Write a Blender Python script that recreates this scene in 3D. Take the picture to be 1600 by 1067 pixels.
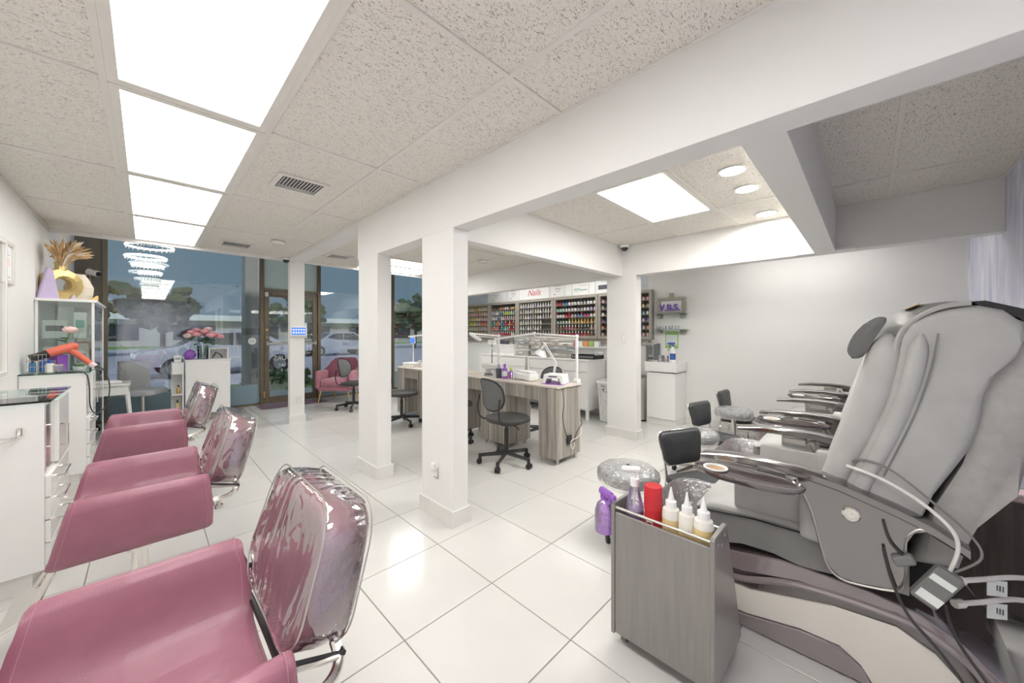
import bpy, bmesh, math, random
from mathutils import Vector, Matrix, Euler, noise as mnoise
R = math.radians
PI = math.pi
random.seed(7)
for o in list(bpy.data.objects): bpy.data.objects.remove(o, do_unlink=True)
sc = bpy.context.scene
C = sc.collection
# ---------------------------------------------------------------- camera
FPX, CXP, CYP, YAW, EYE = 564.72, 800.0, 521.2, R(45.354), 1.29
cam_d = bpy.data.cameras.new('camera'); cam = bpy.data.objects.new('camera', cam_d); C.objects.link(cam)
cam_d.sensor_width = 36; cam_d.lens = 36*FPX/1600; cam_d.shift_y = -(533.5-CYP)/1600
cam_d.clip_start = 0.02; cam_d.clip_end = 300
cam.location = (0, 0, EYE); cam.rotation_euler = (R(90), 0, -YAW)
sc.camera = cam
# ---------------------------------------------------------------- world, exposure
w = bpy.data.worlds.new('world'); sc.world = w; w.use_nodes = True
bg = w.node_tree.nodes['Background']; bg.inputs[0].default_value = (0.30, 0.43, 0.55, 1); bg.inputs[1].default_value = 0.34
sc.view_settings.view_transform = 'Standard'; sc.view_settings.look = 'None'
sc.view_settings.gamma = 1; sc.view_settings.use_curve_mapping = False
sc.view_settings.exposure = 1.03
sun_d = bpy.data.lights.new('sun', 'SUN'); sun = bpy.data.objects.new('sun', sun_d); C.objects.link(sun)   # daylight on the street, from behind the building
sun_d.energy = 1.15; sun_d.angle = R(6); sun_d.color = (1, .95, .92); sun.rotation_euler = (R(52), 0, R(-14))
PANEL = 3.3          # emission of the ceiling light panels
HC = 2.37            # ceiling height
# ---------------------------------------------------------------- pixel helpers (a pixel is only a direction)
def ray(x, y):
    r = (x-CXP)/FPX; u = (CYP-y)/FPX
    return Vector((math.sin(YAW)+r*math.cos(YAW), math.cos(YAW)-r*math.sin(YAW), u))
def Pz(x, y, z=0.0):
    d = ray(x, y); return Vector((0, 0, EYE))+d*((z-EYE)/d.z)
def Px(x, y, X0):
    d = ray(x, y); return Vector((0, 0, EYE))+d*(X0/d.x)
def Py(x, y, Y0):
    d = ray(x, y); return Vector((0, 0, EYE))+d*(Y0/d.y)
# ---------------------------------------------------------------- materials
MATS = {}
def nt(name):
    m = bpy.data.materials.new(name); m.use_nodes = True
    n = m.node_tree.nodes; l = m.node_tree.links
    return m, n, l, n['Principled BSDF']
def mat(name, col, rough=.5, metal=0., var=.04, scale=8., bump=0., bscale=60., spec=.5, coat=0., stretch=None, emit=0., trans=0., alpha=1., ior=1.45, sheen=0.):
    if name in MATS: return MATS[name]
    m, n, l, p = nt(name)
    tc = n.new('ShaderNodeTexCoord'); mp = n.new('ShaderNodeMapping'); l.new(tc.outputs['Object'], mp.inputs[0])
    if stretch: mp.inputs['Scale'].default_value = stretch
    nz = n.new('ShaderNodeTexNoise'); nz.inputs['Scale'].default_value = scale; nz.inputs['Detail'].default_value = 4
    l.new(mp.outputs[0], nz.inputs['Vector'])
    rp = n.new('ShaderNodeValToRGB'); rp.color_ramp.elements[0].position = .3; rp.color_ramp.elements[1].position = .7
    rp.color_ramp.elements[0].color = tuple(max(0, c*(1-var)) for c in col)+(1,)
    rp.color_ramp.elements[1].color = tuple(min(1, c*(1+var)) for c in col)+(1,)
    l.new(nz.outputs['Fac'], rp.inputs[0]); l.new(rp.outputs[0], p.inputs['Base Color'])
    p.inputs['Roughness'].default_value = rough; p.inputs['Metallic'].default_value = metal
    p.inputs['Specular IOR Level'].default_value = spec; p.inputs['Coat Weight'].default_value = coat
    p.inputs['IOR'].default_value = ior; p.inputs['Transmission Weight'].default_value = trans; p.inputs['Alpha'].default_value = alpha
    p.inputs['Sheen Weight'].default_value = sheen
    if bump:
        b2 = n.new('ShaderNodeTexNoise'); b2.inputs['Scale'].default_value = bscale; b2.inputs['Detail'].default_value = 3
        l.new(mp.outputs[0], b2.inputs['Vector'])
        b = n.new('ShaderNodeBump'); b.inputs['Strength'].default_value = bump; b.inputs['Distance'].default_value = .01
        l.new(b2.outputs['Fac'], b.inputs['Height']); l.new(b.outputs[0], p.inputs['Normal'])
    if emit:
        p.inputs['Emission Color'].default_value = tuple(col)+(1,); p.inputs['Emission Strength'].default_value = emit
    MATS[name] = m; return m
def clear_mat(name, tint, gloss, rough=.02, bump=0., bscale=12., gcol=(1, 1, 1), haze=0., bdist=.02, stretch=(1,1,1), fres=1.35):
    """thin clear sheet: transparent + a share of mirror reflection (+ a little milky diffuse)"""
    if name in MATS: return MATS[name]
    m = bpy.data.materials.new(name); m.use_nodes = True
    n = m.node_tree.nodes; l = m.node_tree.links; n.clear()
    out = n.new('ShaderNodeOutputMaterial'); t = n.new('ShaderNodeBsdfTransparent'); g = n.new('ShaderNodeBsdfGlossy'); mx = n.new('ShaderNodeMixShader')
    t.inputs[0].default_value = tuple(tint)+(1,); g.inputs['Color'].default_value = tuple(gcol)+(1,); g.inputs['Roughness'].default_value = rough
    fr = n.new('ShaderNodeFresnel'); fr.inputs['IOR'].default_value = fres
    ad = n.new('ShaderNodeMath'); ad.operation = 'ADD'; ad.use_clamp = True; ad.inputs[1].default_value = gloss
    l.new(fr.outputs[0], ad.inputs[0]); l.new(ad.outputs[0], mx.inputs[0])
    first = t
    if haze:
        df = n.new('ShaderNodeBsdfDiffuse'); df.inputs[0].default_value = tuple(gcol)+(1,)
        mh = n.new('ShaderNodeMixShader'); mh.inputs[0].default_value = haze
        l.new(t.outputs[0], mh.inputs[1]); l.new(df.outputs[0], mh.inputs[2]); first = mh
    l.new(first.outputs[0], mx.inputs[1]); l.new(g.outputs[0], mx.inputs[2]); l.new(mx.outputs[0], out.inputs[0])
    if bump:
        tc = n.new('ShaderNodeTexCoord'); mp = n.new('ShaderNodeMapping'); mp.inputs['Scale'].default_value = stretch
        nz = n.new('ShaderNodeTexNoise'); nz.inputs['Scale'].default_value = bscale; nz.inputs['Detail'].default_value = 3; nz.inputs['Distortion'].default_value = 1.2
        b = n.new('ShaderNodeBump'); b.inputs['Strength'].default_value = bump; b.inputs['Distance'].default_value = bdist
        l.new(tc.outputs['Object'], mp.inputs[0]); l.new(mp.outputs[0], nz.inputs['Vector']); l.new(nz.outputs['Fac'], b.inputs['Height'])
        l.new(b.outputs[0], g.inputs['Normal']); l.new(b.outputs[0], fr.inputs['Normal'])
    MATS[name] = m; return m
def ceil_tile_mat():
    m, n, l, p = nt('fissured_ceiling_tile')
    tc = n.new('ShaderNodeTexCoord'); geo = n.new('ShaderNodeNewGeometry')
    mp = n.new('ShaderNodeMapping'); mp.inputs['Scale'].default_value = (62, 160, 90)
    l.new(geo.outputs['Position'], mp.inputs[0])
    wn = n.new('ShaderNodeTexNoise'); wn.inputs['Scale'].default_value = 1.0; wn.inputs['Detail'].default_value = 2.5; wn.inputs['Distortion'].default_value = 1.6
    l.new(mp.outputs[0], wn.inputs['Vector'])
    r1 = n.new('ShaderNodeValToRGB'); r1.color_ramp.elements[0].position = .335; r1.color_ramp.elements[1].position = .40
    l.new(wn.outputs['Fac'], r1.inputs[0])
    pn = n.new('ShaderNodeTexVoronoi'); pn.inputs['Scale'].default_value = 130; l.new(geo.outputs['Position'], pn.inputs['Vector'])
    r2 = n.new('ShaderNodeValToRGB'); r2.color_ramp.elements[0].position = .12; r2.color_ramp.elements[1].position = .22
    l.new(pn.outputs['Distance'], r2.inputs[0])
    mn = n.new('ShaderNodeMath'); mn.operation = 'MINIMUM'
    r2b = n.new('ShaderNodeMapRange'); r2b.inputs['To Min'].default_value = .55; l.new(r2.outputs[0], r2b.inputs[0])
    l.new(r1.outputs[0], mn.inputs[0]); l.new(r2b.outputs[0], mn.inputs[1])
    mx = n.new('ShaderNodeMixRGB'); mx.inputs[1].default_value = (.36, .33, .29, 1); mx.inputs[2].default_value = (.85, .81, .75, 1)
    l.new(mn.outputs[0], mx.inputs[0]); l.new(mx.outputs[0], p.inputs['Base Color'])
    b = n.new('ShaderNodeBump'); b.inputs['Strength'].default_value = .6; b.inputs['Distance'].default_value = .006
    l.new(mn.outputs[0], b.inputs['Height']); l.new(b.outputs[0], p.inputs['Normal'])
    p.inputs['Roughness'].default_value = .95; p.inputs['Specular IOR Level'].default_value = .1
    MATS['ceil_tile'] = m; return m
def stripe_wood(name, dark, light, sc_=26., axis=(1, 1, .02), rough=.45):
    m, n, l, p = nt(name)
    tc = n.new('ShaderNodeTexCoord'); mp = n.new('ShaderNodeMapping'); mp.inputs['Scale'].default_value = axis
    l.new(tc.outputs['Object'], mp.inputs[0])
    nz = n.new('ShaderNodeTexNoise'); nz.inputs['Scale'].default_value = sc_; nz.inputs['Detail'].default_value = 5; nz.inputs['Roughness'].default_value = .7
    l.new(mp.outputs[0], nz.inputs['Vector'])
    rp = n.new('ShaderNodeValToRGB'); e = rp.color_ramp.elements
    e[0].position = .32; e[0].color = tuple(dark)+(1,); e[1].position = .68; e[1].color = tuple(light)+(1,)
    l.new(nz.outputs['Fac'], rp.inputs[0]); l.new(rp.outputs[0], p.inputs['Base Color'])
    p.inputs['Roughness'].default_value = rough
    MATS[name] = m; return m
def emis(name, col, s):
    m = bpy.data.materials.new(name); m.use_nodes = True; n = m.node_tree.nodes; l = m.node_tree.links
    p = n['Principled BSDF']; p.inputs['Base Color'].default_value = tuple(col)+(1,)
    p.inputs['Emission Color'].default_value = tuple(col)+(1,); p.inputs['Emission Strength'].default_value = s
    MATS[name] = m; return m
def purple_wall_mat():
    m, n, l, p = nt('brushed_lilac_paint')
    geo = n.new('ShaderNodeNewGeometry'); mp = n.new('ShaderNodeMapping'); mp.inputs['Scale'].default_value = (5, 5, .9); mp.inputs['Rotation'].default_value = (0, R(14), 0)
    l.new(geo.outputs['Position'], mp.inputs[0])
    nz = n.new('ShaderNodeTexNoise'); nz.inputs['Scale'].default_value = 1.6; nz.inputs['Detail'].default_value = 5; nz.inputs['Distortion'].default_value = .8; l.new(mp.outputs[0], nz.inputs['Vector'])
    rp = n.new('ShaderNodeValToRGB'); e = rp.color_ramp.elements; e[0].position = .34; e[0].color = (.58, .58, .76, 1); e[1].position = .66; e[1].color = (.88, .88, .95, 1)
    l.new(nz.outputs['Fac'], rp.inputs[0]); l.new(rp.outputs[0], p.inputs['Base Color']); p.inputs['Roughness'].default_value = .6
    MATS['lilac'] = m; return m
mat('white_paint', (.845, .835, .815), .55, var=.012, scale=3, bump=.03, bscale=180)
mat('white_lam', (.90, .895, .875), .22, var=.01, coat=.2)
mat('white_plastic', (.88, .88, .87), .35, var=.01)
mat('tbar', (.80, .77, .72), .5, var=.02)
mat('tile', (.675, .665, .638), .17, var=.035, scale=2.2, bump=.006, bscale=3, spec=.5)
mat('grout', (.30, .275, .25), .9, var=.1)
mat('base_tile', (.80, .785, .75), .25, var=.03)
mat('bronze', (.20, .165, .12), .42, metal=.55, var=.08)
mat('bronze_panel', (.16, .145, .12), .5, metal=.2, var=.08)
mat('chrome', (.78, .76, .72), .12, metal=1, var=.02)
mat('steel', (.62, .60, .56), .3, metal=1, var=.04)
mat('pink_leather', (.325, .127, .176), .42, var=.06, scale=14, bump=.10, bscale=260, coat=.12)
mat('pink_thread', (.50, .25, .31), .7)
mat('pink_velvet', (.50, .20, .26), .8, var=.12, scale=10, sheen=.6)
mat('black_leather', (.055, .058, .062), .42, var=.12, scale=10, bump=.08, bscale=220)
mat('grey_leather', (.43, .425, .41), .40, var=.06, scale=9, bump=.06, bscale=240)
mat('grey_leather2', (.46, .455, .44), .42, var=.07, scale=9, bump=.08, bscale=200)
mat('back_shell', (.42, .41, .385), .5, var=.08, scale=30, bump=.04, bscale=300)
mat('lilac_shell', (.25, .24, .30), .45, var=.05)
mat('espresso', (.05, .038, .036), .13, var=.2, scale=5, coat=.5, ior=2.9)
mat('plum_gloss', (.26, .21, .215), .10, var=.06, scale=3, coat=.6, ior=2.2)
mat('plum_dark', (.085, .063, .063), .12, var=.1, scale=3, coat=.5, ior=2.4)
mat('floor_image_cream', (.80, .755, .68), .18, var=.03, scale=4, coat=.4)
mat('dark_gap', (.012, .010, .010), .6)
mat('cart_black', (.23, .213, .20), .30, var=.10, scale=7, stretch=(9, 9, .7), coat=.1, ior=1.9)
mat('cart_brown', (.075, .060, .050), .45, var=.28, scale=9, stretch=(9, 9, .5))
mat('black_plastic', (.025, .025, .027), .45, var=.1)
mat('dark_metal', (.05, .05, .052), .4, metal=.4, var=.05)
mat('gold', (.78, .55, .22), .3, metal=1, var=.06)
mat('gold_paint', (.62, .47, .20), .38, metal=.55, var=.12, scale=14)
mat('cream_ceramic', (.74, .66, .55), .35, var=.03)
mat('lilac_ceramic', (.55, .46, .66), .35, var=.05)
mat('pampas', (.62, .42, .22), .95, var=.3, scale=20)
mat('pampas_white', (.80, .74, .68), .95, var=.1, scale=20)
mat('leaf', (.10, .22, .06), .5, var=.3, scale=12)
mat('rose', (.86, .42, .47), .6, var=.15, scale=20)
mat('rose_pale', (.88, .66, .62), .6, var=.12, scale=20)
mat('coral', (.72, .16, .10), .32, var=.05)
mat('rug', (.42, .29, .37), .95, var=.3, scale=40, bump=.8, bscale=90)
mat('terrazzo', (.74, .66, .58), .3, var=.08, scale=60)
mat('paper', (.84, .85, .84), .6, var=.015)
mat('paper_blue', (.62, .68, .74), .6, var=.05)
mat('ink', (.10, .10, .12), .6); mat('ink_red', (.62, .10, .16), .5); mat('ink_purple', (.17, .08, .42), .5)
mat('ink_green', (.38, .56, .18), .5); mat('ink_grey', (.42, .44, .46), .6)
mat('purple_plastic', (.30, .11, .50), .3, var=.08); mat('blue_plastic', (.05, .12, .42), .35); mat('teal_plastic', (.05, .42, .34), .4)
mat('blue_liquid', (.04, .22, .50), .2); mat('red_plastic', (.62, .03, .04), .2, var=.1); mat('yellow', (.85, .62, .05), .4); mat('lime', (.55, .72, .06), .5)
mat('yellow_liquid', (.80, .62, .30), .25); mat('milky', (.84, .81, .74), .3); mat('lilac_liquid', (.50, .36, .70), .2); mat('brown_bowl', (.42, .25, .12), .6, var=.3, scale=20)
mat('rust', (.46, .26, .17), .8, var=.3, scale=60); mat('dark_grey_leather', (.13, .128, .125), .45, var=.08); mat('pinkish', (.80, .60, .60), .5, var=.1); mat('orange', (.80, .33, .12), .5)
mat('rack_wood', (.36, .335, .29), .55, var=.14, scale=6, stretch=(4, 4, 22)); mat('rack_back', (.13, .12, .10), .7, var=.15)
mat('towel', (.88, .87, .84), .9, var=.03, bump=.3, bscale=120)
mat('towel_grey', (.45, .47, .49), .9, var=.05)
mat('cable_black', (.05, .048, .045), .5); mat('cable_white', (.80, .78, .74), .45); mat('cable_grey', (.22, .21, .20), .45)
mat('brick_grey', (.20, .20, .195), .5); mat('tag', (.80, .83, .80), .45); mat('mint_film', (.58, .72, .72), .5, var=.02)
mat('blue_band', (.27, .38, .44), .25, var=.05, scale=2)
mat('asphalt', (.56, .53, .62), .9, var=.12, scale=1); mat('sidewalk', (.74, .70, .66), .9, var=.06, scale=2); mat('grass', (.22, .36, .10), .95, var=.35, scale=4)
mat('tree_leaf', (.07, .11, .045), .8, var=.5, scale=1.5); mat('trunk', (.10, .08, .06), .9); mat('far_wall', (.48, .45, .44), .8, var=.05)
mat('beige_wall', (.52, .46, .40), .8, var=.06, scale=3); mat('car_blue', (.22, .28, .48), .2, coat=.6, var=.03); mat('car_grey', (.5, .49, .56), .25, coat=.6, var=.03); mat('car_glass', (.03, .035, .045), .08); mat('tyre', (.02, .02, .02), .8)
mat('mesh_grey', (.16, .165, .165), .75, var=.25, scale=90); mat('seat_black', (.06, .058, .056), .5, var=.1, scale=20, bump=.15, bscale=150)
mat('storage', (.58, .53, .46), .3, var=.4, scale=22); mat('screen_blue', (.06, .16, .62), .3)
ceil_tile_mat(); purple_wall_mat()
stripe_wood('zebra_wood', (.20, .18, .155), (.60, .555, .49), 22, (1, 1, .03)); stripe_wood('wall_wood', (.33, .30, .26), (.55, .51, .45), 9, (1, 1, 2))
emis('light_panel', (1, .985, .955), PANEL); emis('added_alcove_light', (1, .985, .955), PANEL*.72); emis('light_panel_over', (1, .985, .955), PANEL*1.9); emis('light_panel_pedi', (1, .985, .955), PANEL*2.3); emis('light_panel_nail', (1, .985, .955), PANEL*1.7); emis('downlight', (1, .97, .92), 100.0); emis('led_ring', (1, .98, .95), 1.5); emis('screen', (.06, .17, .66), .45); emis('screen_icon', (.75, .85, 1), .5)
clear_mat('window_glass', (.80, .86, .88), .10, fres=1.45)
clear_mat('clear_glass', (.90, .95, .93), .05, fres=1.4)
clear_mat('green_glass', (.80, .92, .89), .04, fres=1.22)
clear_mat('vinyl', (.98, .96, .96), .22, rough=.03, bump=.7, bscale=3.2, bdist=.05, haze=.06, stretch=(1, 1.6, .8), fres=1.45)
clear_mat('cling', (.93, .94, .95), .16, rough=.05, bump=1.0, bscale=24, bdist=.03, haze=.26, fres=1.45)
clear_mat('bin_clear', (.97, .97, .96), .04, fres=1.25, haze=.22)
clear_mat('bottle_clear', (.93, .93, .96), .08, fres=1.45, haze=.1)
clear_mat('purple_clear', (.66, .40, .82), .10, fres=1.5, gcol=(.9, .75, 1), haze=.22)
# ---------------------------------------------------------------- mesh helpers
class MB:
    def __init__(s): s.bm = bmesh.new(); s.mi = 0
    def _fin(s, faces):
        for f in faces: f.material_index = s.mi
    def _mesh(s, vs, fs):
        v = [s.bm.verts.new(p) for p in vs]; out = []
        for f in fs:
            try: out.append(s.bm.faces.new([v[i] for i in f]))
            except ValueError: pass
        s._fin(out); return v, out
    def box(s, c, d, rz=0., bev=0., rot=None, seg=1):
        hx, hy, hz = d[0]/2, d[1]/2, d[2]/2
        M = Matrix.Translation(Vector(c)) @ (rot.to_matrix().to_4x4() if rot else Matrix.Rotation(rz, 4, 'Z'))
        vs = [M @ Vector((x*hx, y*hy, z*hz)) for x in (-1, 1) for y in (-1, 1) for z in (-1, 1)]
        fs = [(0, 1, 3, 2), (4, 6, 7, 5), (0, 4, 5, 1), (2, 3, 7, 6), (0, 2, 6, 4), (1, 5, 7, 3)]
        v, f = s._mesh(vs, fs)
        if bev:
            es = list({e for q in f for e in q.edges})
            r = bmesh.ops.bevel(s.bm, geom=es, offset=bev, segments=seg, affect='EDGES', profile=.5); s._fin(r['faces'])
        return s
    def bb(s, x0, x1, y0, y1, z0, z1, bev=0., seg=1): return s.box(((x0+x1)/2, (y0+y1)/2, (z0+z1)/2), (abs(x1-x0), abs(y1-y0), abs(z1-z0)), bev=bev, seg=seg)
    def loft(s, rings, cap=True, closed=True):
        vs = [p for r in rings for p in r]; n = len(rings[0]); fs = []
        for i in range(len(rings)-1):
            for j in range(n if closed else n-1):
                a = i*n+j; b = i*n+(j+1) % n; fs.append((a, b, b+n, a+n))
        if cap and closed: fs.append(tuple(range(n))[::-1]); fs.append(tuple((len(rings)-1)*n+j for j in range(n)))
        return s._mesh(vs, fs)
    def tube(s, pts, r, n=8, cap=True):
        pts = [Vector(p) for p in pts]; rings = []; rr = r if isinstance(r, (list, tuple)) else [r]*len(pts)
        up = None
        for i, p in enumerate(pts):
            t = (pts[min(i+1, len(pts)-1)]-pts[max(i-1, 0)]).normalized()
            if up is None:
                up = Vector((0, 0, 1)) if abs(t.z) < .9 else Vector((1, 0, 0))
            a = (up-t*up.dot(t)).normalized(); b = t.cross(a); up = a
            rings.append([p+(a*math.cos(k*2*PI/n)+b*math.sin(k*2*PI/n))*rr[i] for k in range(n)])
        s.loft(rings, cap); return s
    def cyl(s, p0, p1, r0, r1=None, n=16): return s.tube([p0, p1], [r0, r0 if r1 is None else r1], n)
    def lathe(s, prof, n=20, c=(0, 0, 0), M=None, cap=True):
        c = Vector(c); rings = []
        for r, z in prof:
            ring = [Vector((max(r, 1e-4)*math.cos(k*2*PI/n), max(r, 1e-4)*math.sin(k*2*PI/n), z)) for k in range(n)]
            rings.append([c+(M @ p if M else p) for p in ring])
        s.loft(rings, cap); return s
    def prism(s, poly, ax, a0, a1, bev=0., seg=1):
        """poly: 2D outline; ax: 'x' -> (y,z), 'y' -> (x,z), 'z' -> (x,y)"""
        def P(q, a): return {'x': (a, q[0], q[1]), 'y': (q[0], a, q[1]), 'z': (q[0], q[1], a)}[ax]
        n = len(poly); vs = [P(q, a0) for q in poly]+[P(q, a1) for q in poly]
        fs = [tuple(range(n))[::-1], tuple(range(n, 2*n))]+[(i, (i+1) % n, (i+1) % n+n, i+n) for i in range(n)]
        v, f = s._mesh(vs, fs)
        if bev:
            es = list({e for q in f[:2] for e in q.edges})
            r = bmesh.ops.bevel(s.bm, geom=es, offset=bev, segments=seg, affect='EDGES', profile=.5); s._fin(r['faces'])
        return s
    def ell(s, c, d, n=14, m=8, M=None, jit=0., z0=-1., z1=1.):
        c = Vector(c); rings = []
        for i in range(m+1):
            zz = z0+(z1-z0)*i/m if False else math.sin(math.asin(z0)+(math.asin(z1)-math.asin(z0))*i/m)
            rr = math.sqrt(max(0, 1-zz*zz)); rr = max(rr, 1e-3)
            ring = []
            for k in range(n):
                j = 1+random.uniform(-jit, jit)
                p = Vector((d[0]*rr*math.cos(k*2*PI/n)*j, d[1]*rr*math.sin(k*2*PI/n)*j, d[2]*zz*j)); ring.append(c+(M @ p if M else p))
            rings.append(ring)
        s.loft(rings); return s
    def grid(s, P, nu, nv, thick=None):
        """P(i,j)->point over nu x nv; open sheet (thickened along normals when asked)"""
        vs = [Vector(P(i, j)) for i in range(nu) for j in range(nv)]
        fs = [(i*nv+j, (i+1)*nv+j, (i+1)*nv+j+1, i*nv+j+1) for i in range(nu-1) for j in range(nv-1)]
        v, f = s._mesh(vs, fs)
        if thick:
            r = bmesh.ops.solidify(s.bm, geom=f, thickness=thick); s._fin([g for g in r['geom'] if isinstance(g, bmesh.types.BMFace)])
        return s
    def build(s, name, mats, parent=None, smooth=35, recalc=True):
        if recalc: bmesh.ops.recalc_face_normals(s.bm, faces=s.bm.faces)
        me = bpy.data.meshes.new(name); s.bm.to_mesh(me); s.bm.free()
        for k in (mats if isinstance(mats, (list, tuple)) else [mats]): me.materials.append(MATS[k])
        if smooth:
            me.shade_smooth(); me.set_sharp_from_angle(angle=R(smooth))
        o = bpy.data.objects.new(name, me); C.objects.link(o)
        if parent is not None: o.parent = parent
        return o
def tag(o, label, cat, group=None):
    o['label'] = label; o['category'] = cat
    if group: o['group'] = group
    return o
def thing(name, label, cat, loc=(0, 0, 0), rz=0., group=None):
    o = bpy.data.objects.new(name, None); C.objects.link(o); o.empty_display_size = .05
    o.location = loc; o.rotation_euler = (0, 0, rz)
    return tag(o, label, cat, group)
def struct(o): o['kind'] = 'structure'; return o
def place(o, loc, rz=0.): o.location = loc; o.rotation_euler = (0, 0, rz); return o
def dup(root, loc, rz=None, label=None, group=None):
    r = root.copy(); C.objects.link(r); r.location = loc
    if rz is not None: r.rotation_euler = (0, 0, rz)
    if label: r['label'] = label
    if group: r['group'] = group
    for ch in list(root.children):
        c = ch.copy(); C.objects.link(c); c.parent = r
        for g in list(ch.children):
            d = g.copy(); C.objects.link(d); d.parent = c
    return r
def text(name, s, size, material, loc, rot, parent=None, depth=.002, shear=0., align='CENTER', scale=(1, 1, 1), offset=0.):
    cu = bpy.data.curves.new(name, 'FONT'); cu.body = s; cu.size = size; cu.extrude = depth; cu.shear = shear; cu.align_x = align; cu.align_y = 'CENTER'; cu.offset = offset
    t = bpy.data.objects.new(name+'_curve', cu); C.objects.link(t)
    bpy.context.view_layer.update()
    me = bpy.data.meshes.new_from_object(t.evaluated_get(bpy.context.evaluated_depsgraph_get()))
    bpy.data.objects.remove(t, do_unlink=True)
    me.materials.clear(); me.materials.append(MATS[material])
    o = bpy.data.objects.new(name, me); C.objects.link(o); o.location = loc; o.rotation_euler = rot; o.scale = scale
    if parent is not None: o.parent = parent
    return o
def smoothpath(pts, n=6):
    pts = [Vector(p) for p in pts]; out = []
    for i in range(len(pts)-1):
        p0 = pts[max(i-1, 0)]; p1 = pts[i]; p2 = pts[i+1]; p3 = pts[min(i+2, len(pts)-1)]
        for k in range(n):
            t = k/n; out.append(.5*((2*p1)+(p2-p0)*t+(2*p0-5*p1+4*p2-p3)*t*t+(3*p1-p0-3*p2+p3)*t**3))
    out.append(pts[-1]); return out
def roundrect(w_, h_, r, n=4):
    out = []
    for cx_, cy_, a in ((w_/2-r, h_/2-r, 0), (-w_/2+r, h_/2-r, 90), (-w_/2+r, -h_/2+r, 180), (w_/2-r, -h_/2+r, 270)):
        for k in range(n+1):
            t = R(a+90*k/n); out.append((cx_+r*math.cos(t), cy_+r*math.sin(t)))
    return out
# ================================================================ STRUCTURE
XL, XR, YB, YF = -.71, 5.5, -.67, 7.85
YC = 5.967                    # front end of the dropped ceiling
TS, TX0, TY0 = .4937, .7637, .8947
# ---- floor: grout bed with every tile its own piece
fl = struct(MB().bb(XL-.05, XR+.05, YB-.05, YF+.1, -.06, -.004).build('floor', 'grout'))
tile_cache = {}
def tile_mesh(w_, d_):
    k = (round(w_, 3), round(d_, 3))
    if k not in tile_cache:
        o = MB().bb(0, w_, 0, d_, -.012, 0, bev=.0015).build('tile', 'tile'); tile_cache[k] = o.data; bpy.data.objects.remove(o)
    return tile_cache[k]
gx = [TX0+k*TS for k in range(-3, 11)]; gy = [TY0+k*TS for k in range(-4, 16)]; G = .0045
for i in range(len(gx)-1):
    for j in range(len(gy)-1):
        x0, x1 = max(gx[i], XL), min(gx[i+1], XR); y0, y1 = max(gy[j], YB), min(gy[j+1], YF)
        if x1-x0 < .03 or y1-y0 < .03: continue
        t = bpy.data.objects.new('tile', tile_mesh(x1-x0-G, y1-y0-G)); C.objects.link(t); t.location = (x0+G/2, y0+G/2, 0); t.parent = fl
# ---- ceiling: slab, lay-in tiles, T-bars
ce = struct(MB().bb(XL-.05, XR+.05, YB-.05, YC, HC+.03, HC+.08).build('ceiling', 'white_paint'))
lights = []
def ctile(x0, x1, y0, y1):
    o = MB().bb(x0+.004, x1-.004, y0+.004, y1-.004, HC+.006, HC+.02).build('ceiling_tile', 'ceil_tile', ce, smooth=0); return o
def tbar(x0, x1, y0, y1, w_=.024):
    if abs(x1-x0) < abs(y1-y0): x0 -= w_/2; x1 += w_/2; dz = .0
    else: y0 -= w_/2; y1 += w_/2; dz = .0006
    MB().bb(x0, x1, y0, y1, HC-.002+dz, HC+.012, bev=.001).build('ceiling_bar', 'tbar', ce)
def zone(xs, ys, light_cells):
    for i in range(len(xs)-1):
        for j in range(len(ys)-1):
            if (i, j) in light_cells: lights.append((xs[i], xs[i+1], ys[j], ys[j+1], light_cells[(i, j)]))
            else: ctile(xs[i], xs[i+1], ys[j], ys[j+1])
    for x in xs: tbar(x, x, ys[0], ys[-1])
    for y in ys:
        for i in range(len(xs)-1): tbar(xs[i]+.012, xs[i+1]-.012, y, y)
PY = [1.0807+1.2216*k for k in range(-1, 5)]
nth = ['nearest the back wall', 'second from the back wall', 'large and overhead at the top left, third from back', 'third from the storefront in the long left run', 'second from the storefront in the long left run', 'last of the long left run, beside the storefront']
zone([XL, -.1284, .461, 1.0757, 1.44], [YB]+PY, {(1, j): 'white ceiling light panel in the long run, '+s for j, s in ((1, 'directly above the camera'), (2, 'largest and nearest, cut by the top edge'), (3, 'second nearest, below the largest panel'), (4, 'third nearest, before the last panel'), (5, 'last one against the storefront'))})
zone([1.58, 2.385, 3.49, 4.17], [.345, .94, 1.53, 2.19], {(1, 1): 'square looking white ceiling light panel above the pedicure chairs beside three round downlights'})
zone([1.58, 2.40, 3.60, 4.17], [YB, -.115, .205], {})
zone([1.58, 2.36, 3.55, 4.17], [2.30, 2.42, 3.63, 4.85, 5.41, YC], {(1, 3): 'white ceiling light panel over the nail desks, nearer of two', (1, 4): 'white ceiling light panel over the nail desks, nearer the storefront glass'})
ctile(4.30, XR, YB, YC)
for x0, x1, y0, y1, lb in lights:
    t = thing('ceiling_light_panel', lb, 'light', ((x0+x1)/2, (y0+y1)/2, HC), group='ceiling light panels'); a, b = (x1-x0)/2-.012, (y1-y0)/2-.012
    m = MB()
    for q in ((-a, -a+.034, -b, b), (a-.034, a, -b, b), (-a+.034, a-.034, -b, -b+.034), (-a+.034, a-.034, b-.034, b)): m.bb(q[0], q[1], q[2], q[3], -.004, .012)
    m.build('frame', 'tbar', t); MB().bb(-a+.034, a-.034, -b+.034, b-.034, .003, .008).build('diffuser', 'light_panel_over' if 'above the camera' in lb else 'light_panel_pedi' if 'pedicure' in lb else 'light_panel_nail' if 'nail desks' in lb else 'light_panel', t)
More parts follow.
